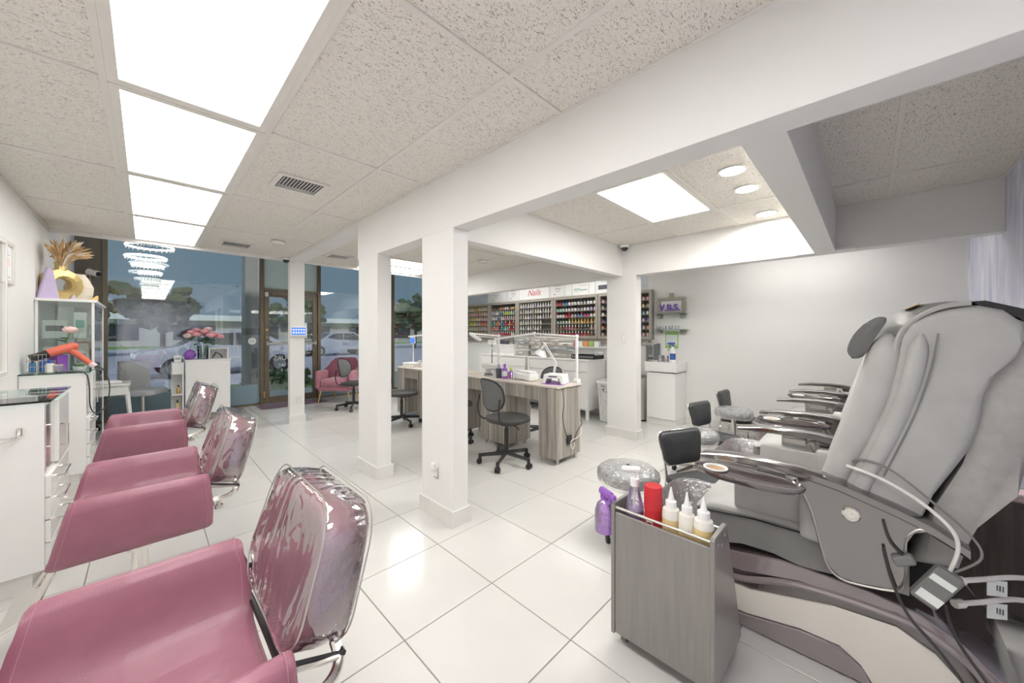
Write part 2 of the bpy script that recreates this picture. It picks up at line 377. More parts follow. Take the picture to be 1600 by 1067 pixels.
# edge trim of the dropped ceiling and the high bay in front of the glass
struct(MB().bb(XL, 4.17, YC, YC+.05, HC-.035, 3.02).build('wall_bay', 'white_paint'))
struct(MB().bb(XL-.05, XR+.05, YC+.05, YF+.1, 3.0, 3.06).build('ceiling_bay', 'white_paint'))
struct(MB().bb(4.17, XR, YC, YC+.05, 2.2, 3.02).build('wall_bay', 'white_paint'))
struct(MB().bb(XL, XL+.014, YB, YC, HC-.022, HC-.002).build('trim_1', 'tbar'))
# ---- walls
struct(MB().bb(XL-.06, XL, YB-.06, YF+.1, 0, 3.06).build('wall_left', 'white_paint'))
struct(MB().bb(XR, XR+.06, YB-.06, YF+.1, 0, 3.06).build('wall_right', 'white_paint'))
struct(MB().bb(XL, XR, YB-.06, YB, 0, HC+.06).build('wall_back', 'lilac'))
br = struct(MB().bb(XR-.012, XR, YB, 5.9, 0, .10).build('baseboard_right', 'base_tile'))
def beam(x0, x1, y0, y1, z0, z1=HC+.02): return struct(MB().bb(x0, x1, y0, y1, z0, z1, bev=.002).build('beam', 'white_paint'))
beam(1.44, 1.58, YB, 3.52, 2.0)            # bulkhead over the pillars
beam(1.44, 1.64, 3.52, 6.02, 2.335)        # shallow run to the thin pillar
beam(1.58, 4.17, 2.19, 2.30, 2.005)        # cross beam between pillars
beam(1.58, 4.17, .205, .345, 2.0)          # cross beam over the pedicure chairs
beam(4.17, 4.30, YB, YC, 2.0)              # beam in front of the alcove
def pillar(x0, x1, y0, y1, top):
    p = struct(MB().bb(x0, x1, y0, y1, 0, top, bev=.002).build('pillar', 'white_paint'))
    e = .014
    for q in ((x0-e, x0, y0-e, y1+e), (x1, x1+e, y0-e, y1+e), (x0, x1, y0-e, y0), (x0, x1, y1, y1+e)): MB().bb(*q, 0, .098).build('skirting_tile', 'base_tile', p)
    m = MB()
    for q in ((x0-e, x0, y0-e, y1+e), (x1, x1+e, y0-e, y1+e), (x0, x1, y0-e, y0), (x0, x1, y1, y1+e)): m.bb(*q, .098, .107, bev=.003)
    m.build('skirting_cap', 'white_paint', p)
    return p
pillar(1.44, 1.562, 1.97, 2.362, 2.0)
pillar(1.44, 1.572, 3.10, 3.50, 2.0)
pillar(1.452, 1.640, 5.915, 6.02, 2.335)
pillar(4.17, 4.30, 2.005, 2.40, 2.0)
# ---- storefront
YG = YF
def bar(m, x0, x1, z0, z1, y0=YG-.03, y1=YG+.07): m.bb(x0, x1, y0, y1, z0, z1, bev=.003)
def window(name, x0, x1, muls):
    wroot = bpy.data.objects.new(name, None); C.objects.link(wroot); struct(wroot)
    m = MB(); bar(m, x0, x1, 2.93, 3.0); m.build('window_frame', 'bronze', wroot); m = MB(); bar(m, x0, x1, 0, .035); m.build('window_sill', 'bronze', wroot)
    xs = [x0]+muls+[x1]
    for x in muls:
        m = MB(); bar(m, x-.025, x+.025, .035, 2.93); m.build('mullion', 'bronze', wroot)
    for a, b in zip(xs[:-1], xs[1:]):
        MB().bb(a+.02, b-.02, YG+.018, YG+.024, .035, 2.93).build('pane', 'window_glass', wroot, smooth=0)
        MB().bb(a+.026, b-.026, YG+.012, YG+.0155, .036, .37).build('bottom_band', 'blue_band', wroot, smooth=0)  # opaque blue-grey band along the bottom of each pane
    return wroot
w1 = window('window_1', -.70, 1.448, [-.417])
MB().bb(-.70, -.445, YG-.005, YG+.012, .035, 2.93).build('blank_panel', 'bronze_panel', w1)
w2 = window('window_2', 2.46, XR, [4.02])
dr = struct(bpy.data.objects.new('door_1', None)); C.objects.link(dr)
m = MB(); bar(m, 1.448, 1.505, 0, 3.0, YG-.045); m.build('door_jamb', 'bronze', dr)
m = MB(); bar(m, 2.405, 2.46, 0, 3.0, YG-.045); m.build('door_jamb', 'bronze', dr)
m = MB(); bar(m, 1.505, 2.405, 2.06, 2.115, YG-.045); bar(m, 1.505, 2.405, 2.95, 3.0); m.build('door_head', 'bronze', dr)
MB().bb(1.505, 2.405, YG+.018, YG+.024, 2.115, 2.95).build('transom_pane', 'mint_film', dr, smooth=0)
for x0, x1, z0, z1 in ((1.512, 1.59, .015, 2.05), (2.32, 2.398, .015, 2.05), (1.59, 2.32, .015, .13), (1.59, 2.32, 1.965, 2.05)):
    m = MB(); bar(m, x0, x1, z0, z1, YG-.02, YG+.025); m.build('door_stile', 'bronze', dr)
MB().bb(1.59, 2.32, YG, YG+.006, .13, 1.965).build('pane', 'window_glass', dr, smooth=0)
m = MB(); m.bb(1.55, 2.36, YG-.075, YG-.045, 1.085, 1.125, bev=.006); m.bb(1.54, 1.57, YG-.06, YG-.02, 1.07, 1.14); m.bb(2.345, 2.375, YG-.06, YG-.02, 1.07, 1.14); m.build('push_bar', 'steel', dr)
m = MB(); m.bb(1.62, 1.9, YG-.08, YG-.02, 2.0, 2.045, bev=.004); m.build('door_closer', 'bronze', dr)
m = MB(); m.cyl((1.55, YG-.02, 1.36), (1.55, YG-.035, 1.36), .022); m.cyl((1.55, YG-.02, 1.22), (1.55, YG-.045, 1.22), .016); m.build('lock', 'gold', dr)
m = MB(); m.bb(1.515, 1.565, YG-.075, YG-.03, 1.965, 2.04, bev=.008); m.build('door_sensor', 'white_plastic', dr)
for z in (.22, .16): MB().bb(1.497, 1.515, YG-.06, YG-.045, z-.03, z+.02).build('hinge', 'gold', dr)
MB().bb(2.07, 2.22, YG-.004, YG-.001, 1.20, 1.50).build('notice', 'paper', dr); MB().bb(2.08, 2.15, YG-.0065, YG-.0045, 1.33, 1.42).build('notice', 'screen_blue', dr)
for s, x, z, sz in (('HOURS', 1.86, .83, .12), ('M - SAT', 1.86, .70, .075), ('10 - 7', 1.86, .60, .07)):
    text('lettering', s, sz, 'paper', (x, YG-.003, z), (R(90), 0, PI), dr, depth=.0006)
text('lettering', 'V', .15, 'paper', (1.93, YG-.003, 1.77), (R(90), 0, PI), dr, depth=.0006, shear=.4)
o = MB().cyl((1.335, YG+.008, 1.155), (1.335, YG+.011, 1.155), .062, n=20).build('window_sticker', 'paper', w1)
text('sticker_mark', 'VV', .05, 'ink_grey', (1.335, YG+.006, 1.155), (R(90), 0, PI), w1, depth=.0005)
# ================================================================ OUTSIDE
struct(MB().bb(-9, 16, YF+.1, 9.75, -.12, -.02).build('sidewalk', 'sidewalk'))
MB_g = MB(); MB_g.bb(-2.0, 16, 9.75, 11.6, -.12, -.01); g_ = MB_g.build('lawn_strip', 'grass'); struct(g_)
struct(MB().bb(-30, 45, 11.6, 45, -.14, -.06).build('road', 'asphalt')); struct(MB().bb(-9, -2.0, 9.75, 11.6, -.14, -.06).build('road', 'asphalt'))
struct(MB().bb(-60, 80, 45, 70, -.14, .0).build('far_verge', 'grass'))
fb = thing('far_building', 'low pale building across the street beyond the parked cars', 'building', (6, 52, 0))
MB().bb(-30, 34, 0, 8, 0, 2.7).build('wall', 'far_wall', fb); MB().bb(-31, 35, -1, 9, 2.7, 3.3).build('roof', 'paper', fb)
for k in range(10): MB().bb(-28+k*6, -24.5+k*6, -.06, .0, .6, 2.2).build('shop_window', 'car_glass', fb)
cb = thing('porch_column', 'square beige porch column outside the left window', 'column', (1.63, 9.3, -.02))
MB().bb(-.2, .2, -.2, .2, .28, 3.1).build('shaft', 'beige_wall', cb); MB().bb(-.24, .24, -.24, .24, 0, .28, bev=.01).build('plinth', 'beige_wall', cb); MB().bb(-.202, .202, -.202, .202, 1.28, 1.42).build('band', 'bronze', cb)
def car(loc, rz, paint, label):
    t = thing('car', label, 'car', loc, rz, 'cars parked outside')
    L = 2.2
    prof = [(-L, .38), (-L+.03, .72), (-L+.25, .84), (-1.25, .93), (-.55, 1.42), (.75, 1.46), (1.55, 1.0), (2.1, .92), (L, .7), (L, .36)]
    rings = []
    for y, sx, sz in ((-.9, .97, .0), (-.86, 1, .015), (-.3, 1, .02), (.3, 1, .02), (.86, 1, .015), (.9, .97, 0)):
        rings.append([Vector((x*sx, y*(1 if z < 1. else .80), z+(sz if z > .9 else 0))) for x, z in prof])
    m = MB(); m.loft(rings); m.build('body', paint, t)
    for s in (-1, 1):
        m = MB(); m.prism([(-1.05, .98), (-.52, 1.34), (.05, 1.38), (.05, .98)], 'y', s*.83, s*.79); m.prism([(.12, .98), (.12, 1.38), (.7, 1.36), (1.25, 1.0)], 'y', s*.83, s*.79); m.build('side_window', 'car_glass', t)
        for x in (-1.35, 1.35):
            m = MB(); m.cyl((x, s*.92, .31), (x, s*.72, .31), .32, n=20); wh = m.build('wheel', 'tyre', t); m = MB(); m.cyl((x, s*.925, .31), (x, s*.9, .31), .2, n=14); m.build('hub_cap', 'steel', wh)
        MB().bb(-L-.01, -L+.06, s*.55-.15, s*.55+.15, .62, .74, bev=.01).build('head_lamp', 'paper', t); MB().bb(L-.05, L+.012, s*.6-.14, s*.6+.14, .7, .82, bev=.01).build('tail_lamp', 'red_plastic', t)
    rot = Euler((0, R(-36), 0)); m = MB(); m.box((-.93, 0, 1.17), (.02, 1.35, .62), rot=Euler((0, R(55), 0))); m.build('windscreen', 'car_glass', t)
    return t
car((-2.3, 12.3, -.06), R(78), 'car_blue', 'blue car parked outside behind the display case')
car((1.9, 15.6, -.06), R(4), 'car_grey', 'grey car parked broadside outside behind the reception counter')
car((8.5, 24.0, -.06), R(2), 'car_grey', 'pale car across the street seen through the door side')
def tree(loc, h, rc, label, n=90):
    t = thing('tree', label, 'tree', loc, random.uniform(0, 6), 'trees across the street')
    m = MB(); m.tube([(0, 0, 0), (.1, 0, h*.3), (0, .1, h*.65)], [.16, .13, .07], 8); m.build('trunk', 'trunk', t)
    m = MB()
    for k in range(n):
        a = random.uniform(0, 6.28); b = math.acos(random.uniform(-1, 1)); q = rc*random.uniform(.3, 1)
        c = Vector((q*math.sin(b)*math.cos(a), q*math.sin(b)*math.sin(a), h*.68+q*.75*math.cos(b))); s_ = rc*random.uniform(.12, .24)
        m.ell(c, (s_, s_, s_*.7), 6, 4, jit=.3)
    m.build('crown', 'tree_leaf', t); return t
tree((-3.5, 30, -.06), 5.2, 2.6, 'leafy tree outside at the far left, above the blue car'); tree((.8, 34, -.06), 4.6, 2.2, 'rounded tree outside behind the roses'); tree((9.5, 36, -.06), 4.4, 2.4, 'leafy tree outside seen through the glass door'); tree((17.5, 30, -.06), 5.0, 2.6, 'tree outside right of the pink armchair'); tree((26.5, 33, -.06), 5.4, 3.0, 'tree outside seen between the two white pillars'); tree((34, 38, -.06), 5.4, 3.0, 'tree outside at the far right edge of the glass')
def hedge(loc, label):
    t = MB()
    for k in range(40): t.ell((random.uniform(-.7, .7), random.uniform(-.22, .22), random.uniform(.08, .34)), (.12, .12, .1), 6, 4, jit=.3)
    o = t.build('shrub', 'leaf'); place(o, loc); return tag(o, label, 'shrub', 'shrubs on the lawn')
hedge((2.35, 10.6, -.02), 'low green shrub on the lawn outside the door'); hedge((4.6, 10.9, -.02), 'low green shrub on the lawn outside beside the armchair')
# extra ceiling panels over the product alcove (hidden behind the beam, they light the right wall)
for yy, lb in ((.6, 'added white ceiling light panel hidden in the alcove behind the beam, above the wash sink'), (3.4, 'added white ceiling light panel hidden in the alcove behind the beam, above the polish racks'), (5.0, 'added white ceiling light panel hidden in the alcove behind the beam, near the storefront')):
    t = thing('ceiling_light_panel', lb, 'light', (4.9, yy, HC-.002), group='ceiling light panels')
    m = MB()
    for q in ((-.30, -.28, -.60, .60), (.28, .30, -.60, .60), (-.28, .28, -.60, -.58), (-.28, .28, .58, .60)): m.bb(*q, -.01, .006)
    m.build('frame', 'tbar', t); MB().bb(-.28, .28, -.58, .58, -.003, .004).build('diffuser', 'added_alcove_light', t)
# ================================================================ STYLING CHAIRS
def rr_ring(w_, h_, r, f, n=5):
    return [f(a, b) for a, b in roundrect(w_, h_, r, n)]
def styling_chair(label):
    t = thing('styling_chair', label, 'chair', group='pink styling chairs facing the left wall')
    half = [(0, .462), (.10, .464), (.165, .474), (.205, .500), (.228, .545), (.243, .595), (.256, .636), (.272, .657), (.294, .660), (.312, .645), (.318, .615), (.308, .53), (.290, .44), (.268, .408), (.22, .395), (.1, .39), (0, .39)]
    prof = half+[(-y, z) for y, z in half[-2:0:-1]]
    def xf(z): return -.265+(z-.40)*.24
    def xb(y, z): return .205 - .0*z
    m = MB(); rings = []
    for u in (0, .02, .05, .2, .4, .6, .8, .95, .98, 1):
        e = {0: .012, .02: .004, 1: .012, .98: .004}.get(u, 0)
        ring = []
        for y, z in prof:
            zz = z; yy = y
            cz = .53 if abs(y) > .2 else .43
            dy = (-e if y > .2 else e if y < -.2 else 0)*(1 if z > .41 else 0); zc = -e if (z > .62 or (abs(y) < .21 and z > .45)) else (e if z < .42 else 0)
            x = xf(z)+(.215-xf(z)+( -.012 if z > .6 else 0))*u
            ring.append(Vector((x, yy+dy, zz+zc)))
        rings.append(ring)
    m.loft(rings); body = m.build('seat_shell', 'pink_leather', t, smooth=60)
    for u, s_ in ((.955, 1), (.045, 1)):
        pts = []
        for y, z in prof[3:14]: pts.append((xf(z)+(.215-xf(z)-(.012 if z > .6 else 0))*u, y+.0008*(1 if z < .66 and y > .3 else 0), z+.0012))
        for sg in (1, -1):
            m = MB(); m.tube([(x, sg*y, z) for x, y, z in pts], .0008, 5); m.build('stitching', 'pink_thread', body)
    # backrest
    th = R(17); ex = Vector((math.sin(th), 0, math.cos(th))); ey = Vector((0, 1, 0)); en = Vector((math.cos(th), 0, -math.sin(th)))
    bc = Vector((.300, 0, .715))
    def shape(off, depth, ns, bulge, wr=0., hplus=0.):
        rings = []
        for k, (s_, d_) in enumerate(ns):
            ring = []
            for a, b in roundrect(.465+off*2, .285+off*2+hplus, .085, 6):
                taper = 1-.10*max(0, b/.15)
                p = bc+ey*(a*s_*taper)+ex*((b+hplus/2)*s_)+en*(d_*depth+bulge*0)
                if wr:
                    q = mnoise.noise(Vector((p.x*14, p.y*22, p.z*9)))*wr; p += en*q*(1 if abs(d_) > .2 else .3)+ey*q*.3
                ring.append(p)
            rings.append(ring)
        return rings
    m = MB(); m.loft(shape(0, .045, [(.1, -1.08), (.6, -1.06), (.9, -.98), (.985, -.7), (1, 0), (.985, .7), (.9, .98), (.6, 1.06), (.1, 1.08)], 0)); m.build('backrest', 'pink_leather', t, smooth=60)
    m = MB(); m.loft(shape(.012, .062, [(.05, -1.02), (.5, -1.03), (.85, -1.0), (.96, -.95), (1., -.75), (1.015, 0), (1., .75), (.96, .95), (.85, 1.0), (.5, 1.03), (.05, 1.02)], 0, .012, .008)); cov = m.build('plastic_cover', 'vinyl', t, smooth=60)
    m = MB()
    for sgn in (-1, 1):
        ring = [bc+ey*(a*1.01*(1-.10*max(0, b/.15)))+ex*((b+.01)*1.01)+en*(sgn*.056) for a, b in roundrect(.488, .318, .085, 6)]
        m.tube(ring+[ring[0]], .0022, 6)
    q = [bc+ey*a+ex*(-.152)+en*d for a, d in ((-.24, -.05), (-.245, 0), (-.24, .05))]; m.tube(q, .006, 6); q = [bc+ey*a+ex*(-.152)+en*d for a, d in ((.24, -.05), (.245, 0), (.24, .05))]; m.tube(q, .006, 6)
    m.build('cover_piping', 'steel', cov)
    m = MB()
    q = [bc+ey*(-.235)+ex*(-.146)+en*(-.05), bc+ey*(-.24)+ex*(-.148)+en*.058, bc+ey*(.24)+ex*(-.148)+en*.058, bc+ey*(.235)+ex*(-.146)+en*(-.05)]; m.tube(q, .008, 6); m.build('elastic_band', 'dark_metal', cov)
    for s in (-1, 1):
        m = MB(); m.tube(smoothpath([(.10, s*.275, .52), (.20, s*.275, .525), (.27, s*.268, .53), (.305, s*.235, .545), (.305, s*.19, .585), (.29, s*.17, .64)], 5), .0125, 10); tb = m.build('back_tube', 'chrome', t)
        m = MB(); m.cyl((.235, s*.285, .505), (.235, s*.285, .490), .016, n=14); m.cyl((.235, s*.285, .52), (.235, s*.285, .505), .006, n=8); m.build('bolt', 'steel', tb)
    m = MB(); m.tube(smoothpath([(.205, -.262, .515), (.215, -.24, .50), (.22, 0, .495), (.215, .24, .50), (.205, .262, .515)], 6), .008, 8); m.build('cross_bar', 'dark_metal', t)
    m = MB(); m.cyl((-.02, 0, .40), (-.02, 0, .30), .045, n=20); m.cyl((-.02, 0, .30), (-.02, 0, .05), .028, n=20); m.lathe([(.06, .05), (.055, .075), (.035, .12), (.03, .14)], 20, (-.02, 0, 0)); m.build('hydraulic_column', 'chrome', t)
    for k in range(5):
        a = k*2*PI/5+.3; m = MB(); ca, sa = math.cos(a), math.sin(a)
        m.tube([(-.02+.03*ca, .03*sa, .065), (-.02+.16*ca, .16*sa, .045), (-.02+.30*ca, .30*sa, .014)], [.022, .018, .013], 8); m.build('base_leg', 'chrome', t)
    m = MB(); m.tube([(-.02, .03, .30), (.0, .12, .31), (.08, .22, .33)], .006, 8); m.build('pump_lever', 'chrome', t)
    m = MB(); m.box((-.34, 0, .20), (.10, .30, .012), rot=Euler((0, R(-20), 0)), bev=.003); m.tube([(-.24, -.12, .40), (-.29, -.13, .28), (-.335, -.13, .20)], .011, 8); m.tube([(-.24, .12, .40), (-.29, .13, .28), (-.335, .13, .20)], .011, 8); m.build('footrest', 'chrome', t)
    return t
ch0 = styling_chair('pink leather styling chair nearest the camera, its seat and clear covered back in full view')
place(ch0, (.005, 1.10, 0))
dup(ch0, (.0, 2.41, 0), label='pink leather styling chair in the middle of the row beside the white cabinet')
dup(ch0, (.005, 3.885, 0), label='pink leather styling chair farthest in the row, in front of the reception counter')
# ================================================================ STATIONS, LEFT WALL
def station(y0, y1, top, label):
    t = thing('styling_cabinet', label, 'cabinet', (XL, y0, 0), group='white styling cabinets'); W = .35; D = y1-y0
    m = MB(); m.bb(0.002, W, 0, D, .10, top, bev=.002); m.build('body', 'white_lam', t)
    MB().bb(0.002, W-.04, .03, D-.02, 0, .10).build('toe_kick', 'base_tile', t)
    m = MB(); m.bb(0.002, W+.025, -.03, D+.02, top+.001, top+.011, bev=.003); m.build('glass_top', 'green_glass', t)
    MB().bb(W, W+.003, .02, .25, top-.36, top-.02).build('mirror_strip', 'chrome', t)
    for k in range(4):
        z0 = .115+k*.115; d = MB().bb(W, W+.018, .02, D-.02, z0, z0+.108, bev=.002).build('drawer', 'white_lam', t)
        m = MB(); m.tube([(W+.018, D*.30, z0+.06), (W+.045, D*.30, z0+.06), (W+.045, D*.62, z0+.06), (W+.018, D*.62, z0+.06)], .005, 6); m.build('handle', 'chrome', d)
    d = MB().bb(W, W+.018, .27, D-.02, .58, top-.02, bev=.002).build('door', 'white_lam', t)
    m = MB(); m.tube([(W+.018, .31, .66), (W+.045, .31, .66), (W+.045, .31, .78), (W+.018, .31, .78)], .005, 6); m.build('handle', 'chrome', d)
    return t
st1 = station(2.95, 3.60, .945, 'white glass-topped styling cabinet at the left picture edge with a chrome holder')
m = MB(); p = Py(2, 676, 2.93)
for zz, r_ in ((.0, .05),):
    q0 = Vector((.13, -.012, .80))
    m.bb(.118, .142, -.02, -.001, .74, .84, bev=.003); m.bb(.268, .286, -.02, -.001, .79, .83, bev=.003)
    m.tube([(.13, -.02, .80), (.13, -.06, .795), (.20, -.08, .79), (.275, -.06, .795), (.277, -.02, .805)], .005, 8); m.tube([(.13, -.02, .77), (.13, -.05, .765), (.20, -.06, .765), (.27, -.05, .785), (.277, -.02, .80)], .005, 8); m.tube([(.15, -.05, .79), (.17, -.06, .83)], .004, 6)
m.build('dryer_holder', 'chrome', st1)
st2 = station(4.77, 5.33, .955, 'white glass-topped styling cabinet carrying the coral hair dryer')
mi = thing('wall_mirror', 'tall white-framed mirror on the left wall, cut by the picture edge', 'mirror', (XL, 3.66, 1.0))
m = MB(); m.bb(0.001, .03, 0, .03, 0, .94, bev=.004); m.bb(0.001, .03, .60, .63, 0, .94, bev=.004); m.bb(0.001, .03, .03, .60, 0, .03, bev=.004); m.bb(0.001, .03, .03, .60, .91, .94, bev=.004); m.build('frame', 'white_lam', mi)
MB().bb(.002, .012, .03, .60, .03, .91).build('mirror_glass', 'chrome', mi)
fr = thing('picture_frame', 'small pale framed certificate on the left wall', 'picture', (XL, 4.235, 1.645))
m = MB(); m.bb(0.001, .02, 0, .03, 0, .31, bev=.004); m.bb(0.001, .02, .29, .32, 0, .31, bev=.004); m.bb(0.001, .02, .03, .29, 0, .03, bev=.004); m.bb(0.001, .02, .03, .29, .28, .31, bev=.004); m.build('frame', 'base_tile', fr)
pp = MB().bb(.002, .008, .03, .29, .03, .28).build('print', 'paper', fr)
m = MB()
for z, a, b in ((.235, .06, .2), (.215, .06, .24), (.13, .06, .14), (.11, .06, .16), (.09, .06, .12), (.055, .05, .26)): m.bb(.008, .0088, a, b, z-.004, z+.004)
m.build('print_lines', 'ink_grey', pp); MB().bb(.008, .0086, .15, .24, .13, .19).build('rosette', 'rose_pale', pp)
# ---- display case
dc = thing('display_case', 'tall glass display cabinet with white top by the left wall', 'cabinet', (XL, 5.36, 0)); W, D, H = .36, 1.08, 1.59
m = MB(); m.bb(0.002, W, 0, D, 0, .12, bev=.002); m.build('base', 'white_lam', dc)
m = MB(); m.bb(0.002, W+.015, -.02, D+.02, H, H+.025, bev=.003); m.build('top', 'white_lam', dc)
for x, y in ((.012, .012), (W-.012, .012), (W-.012, D-.012), (.012, D-.012)): MB().bb(x-.009, x+.009, y-.009, y+.009, .12, H).build('post', 'white_lam', dc)
for q in ((.021, W-.021, .008, .012), (.021, W-.021, D-.012, D-.008)): MB().bb(*q, .12, H).build('glass_panel', 'clear_glass', dc, smooth=0)
MB().bb(W-.012, W-.008, .021, D/2-.003, .12, H).build('glass_door', 'clear_glass', dc, smooth=0); MB().bb(W-.012, W-.008, D/2+.003, D-.021, .12, H).build('glass_door', 'clear_glass', dc, smooth=0)
for z in (.50, .88, 1.24): MB().bb(.012, W-.022, .02, D-.02, z, z+.006).build('glass_shelf', 'green_glass', dc, smooth=0)
def carton(loc, d, m_, label, rz=0., mark=None, group='products in the display case', cat='box', name='product_box'):
    t = thing(name, label, cat, loc, rz, group); m = MB(); m.box((0, 0, d[2]/2), d, bev=.002); m.build('carton', m_, t)
    m = MB(); m.box((0, -d[1]/2-.0006, d[2]*.55), (d[0]*.7, .001, d[2]*.3)); m.build('printed_panel', mark or 'ink_grey', t); return t
def bottle(loc, r, h, m_, cap_m, label, group=None, cat='bottle', name='bottle', neck=.35, rz=0., lab=None):
    t = thing(name, label, cat, loc, rz, group); m = MB(); hb = h*.72
    m.lathe([(r*.9, 0), (r, h*.03), (r, hb*.88), (r*.8, hb*.97), (r*neck, hb*1.02), (r*neck, h*.78)], 16); b = m.build('body', m_, t)
    m = MB(); m.lathe([(r*neck*1.2, h*.77), (r*neck*1.2, h*.97), (r*neck*.9, h)], 12); m.build('cap', cap_m, t)
    if lab: m = MB(); m.lathe([(r*1.01, hb*.25), (r*1.012, hb*.26), (r*1.012, hb*.72), (r*1.01, hb*.73)], 16, cap=False); m.build('label', lab, b)
    return t
cx = XL+.2
carton((XL+.11, 5.46, 1.246), (.15, .10, .17), 'paper', 'white carton with dark print on the top shelf of the display case', mark='ink')
carton((XL+.26, 5.47, 1.246), (.08, .06, .25), 'paper', 'tall white carton with a teal panel in the display case', mark='teal_plastic')
carton((XL+.12, 5.46, .886), (.16, .1, .28), 'paper', 'wide white carton on the middle glass shelf of the display case', mark='paper_blue')
carton((XL+.27, 5.47, .886), (.09, .09, .31), 'paper', 'tall pale carton at the glass door on the middle shelf of the display case', mark='ink_grey')
carton((XL+.19, 5.80, .886), (.10, .09, .18), 'paper_blue', 'pale blue carton farther back on the middle shelf of the display case', mark='paper')
for k, (mm, yy) in enumerate((('purple_plastic', 5.72), ('teal_plastic', 5.84), ('milky', 5.96))): bottle((XL+.26, yy, 1.246), .028, .17, mm, 'white_plastic', ['purple', 'teal', 'cream'][k]+' bottle on the top shelf of the display case', 'products in the display case')
for k, (mm, yy) in enumerate((('milky', 5.55), ('pinkish', 5.68), ('ink_grey', 5.8))): bottle((XL+.25, yy, .506), .032, .2, mm, 'white_plastic', ['cream', 'pink', 'grey'][k]+' bottle on the lowest glass shelf of the display case', 'products in the display case')
# ---- ornaments on the display case (top z = 1.615)
ZT = H+.0255
gv = thing('ring_vase', 'gold faceted ring-shaped vase on the display case', 'vase', (-.585, 5.62, ZT+.004), R(38))
m = MB(); n = 14; rings = []
for k in range(n):
    a = k*2*PI/n; ro, ri = .15, .065; ca, sa = math.cos(a), math.sin(a)
    rings.append([Vector((ca*r_, y_, .148+sa*r_)) for r_, y_ in ((ro, -.035), (ro+.004, 0), (ro, .035), (ri+.02, .055), (ri, .03), (ri, -.03), (ri+.02, -.055))])
rings.append(rings[0]); m.loft(rings, cap=False); m.build('ring_body', 'gold_paint', gv, smooth=0)
m = MB(); m.lathe([(.045, .285), (.04, .33), (.044, .365)], 8); m.build('neck', 'gold_paint', gv, smooth=0)
pg = thing('pampas_grass', 'bunch of dried tan pampas grass in the gold ring vase', 'plant', (-.585, 5.60, ZT+.30))
for k in range(120):
    a = random.uniform(0, 2*PI); sp = random.uniform(.04, .22); hh = random.uniform(.14, .30)
    if XL-(-.585) > sp*math.cos(a)-.03: a = PI-a
    tip = Vector((max(sp*math.cos(a), -.09), sp*math.sin(a)*1.0, hh*(1 if sp < .15 else .8))); mid = tip*.5+Vector((0, 0, .05))
    pts = smoothpath([(0, 0, .0), mid, tip], 4); rr = [.0012+.0085*math.sin(PI*min(1, i/(len(pts)-1))**1.5) for i in range(len(pts))]
    m = MB(); m.tube(pts, rr, 5); m.build('plume', 'pampas' if k % 5 else 'pampas_white', pg)
m = MB(); m.tube([(0, 0, 0), (.05, .03, .22), (.06, .05, .30)], [.003, .012, .002], 6); m.build('dark_plume', 'ink', pg)
cv = thing('faceted_vase', 'cream faceted vase beside the gold ring vase', 'vase', (-.49, 5.80, ZT))
m = MB(); m.lathe([(.06, 0), (.10, .07), (.105, .15), (.07, .24), (.05, .27), (.052, .285)], 7); m.build('vase_body', 'cream_ceramic', cv, smooth=0)
sl = MB(); sl.prism([(-.07, 0), (.07, 0), (.03, .26), (-.005, .30)], 'y', -.02, .02, bev=.006); o = sl.build('sail_ornament', 'lilac_ceramic'); place(o, (-.645, 5.45, ZT), R(30)); tag(o, 'lilac sail-shaped ornament at the left end of the display case', 'ornament')
sl = MB(); sl.prism([(-.03, 0), (.03, 0), (.0, .07)], 'y', -.02, .02, bev=.004); o = sl.build('pyramid_ornament', 'lilac_ceramic'); place(o, (-.515, 5.63, ZT), R(30)); tag(o, 'tiny lilac pyramid ornament between the two vases', 'ornament')
gm = thing('letter_ornament', 'gold letter M ornament at the right end of the display case', 'ornament', (-.41, 6.05, ZT), R(8))
text('letter', 'M', .11, 'gold', (0, 0, .042), (R(90), 0, 0), gm, depth=.012, offset=.004)
gm = thing('letter_ornament', 'gold rounded figure ornament beside the gold letter', 'ornament', (-.45, 5.97, ZT), R(8))
m = MB(); m.ell((0, 0, .03), (.03, .02, .03), 10, 6); m.build('body', 'gold', gm); m = MB(); m.ell((.005, 0, .07), (.018, .016, .018), 10, 6); m.build('head', 'gold', gm)
# bullet camera on the left wall above the case
bc_ = thing('bullet_camera', 'small white bullet camera on the dark panel above the display case', 'camera', (-.56, YF-.01, 2.17))
m = MB(); m.cyl((0, 0, 0), (0, -.03, 0), .035); m.cyl((0, -.03, 0), (.03, -.10, -.02), .012); m.build('mount', 'white_plastic', bc_); m = MB(); m.cyl((-.01, -.07, -.02), (.09, -.16, -.045), .038, .042); hb = m.build('housing', 'white_plastic', bc_); m = MB(); m.cyl((.088, -.158, -.0445), (.096, -.166, -.047), .034); m.build('lens', 'black_plastic', hb)
m = MB(); m.tube([(0, 0, -.03), (.01, -.01, -.2), (.03, -.02, -.42)], .004, 6); m.build('cable', 'cable_white', bc_)
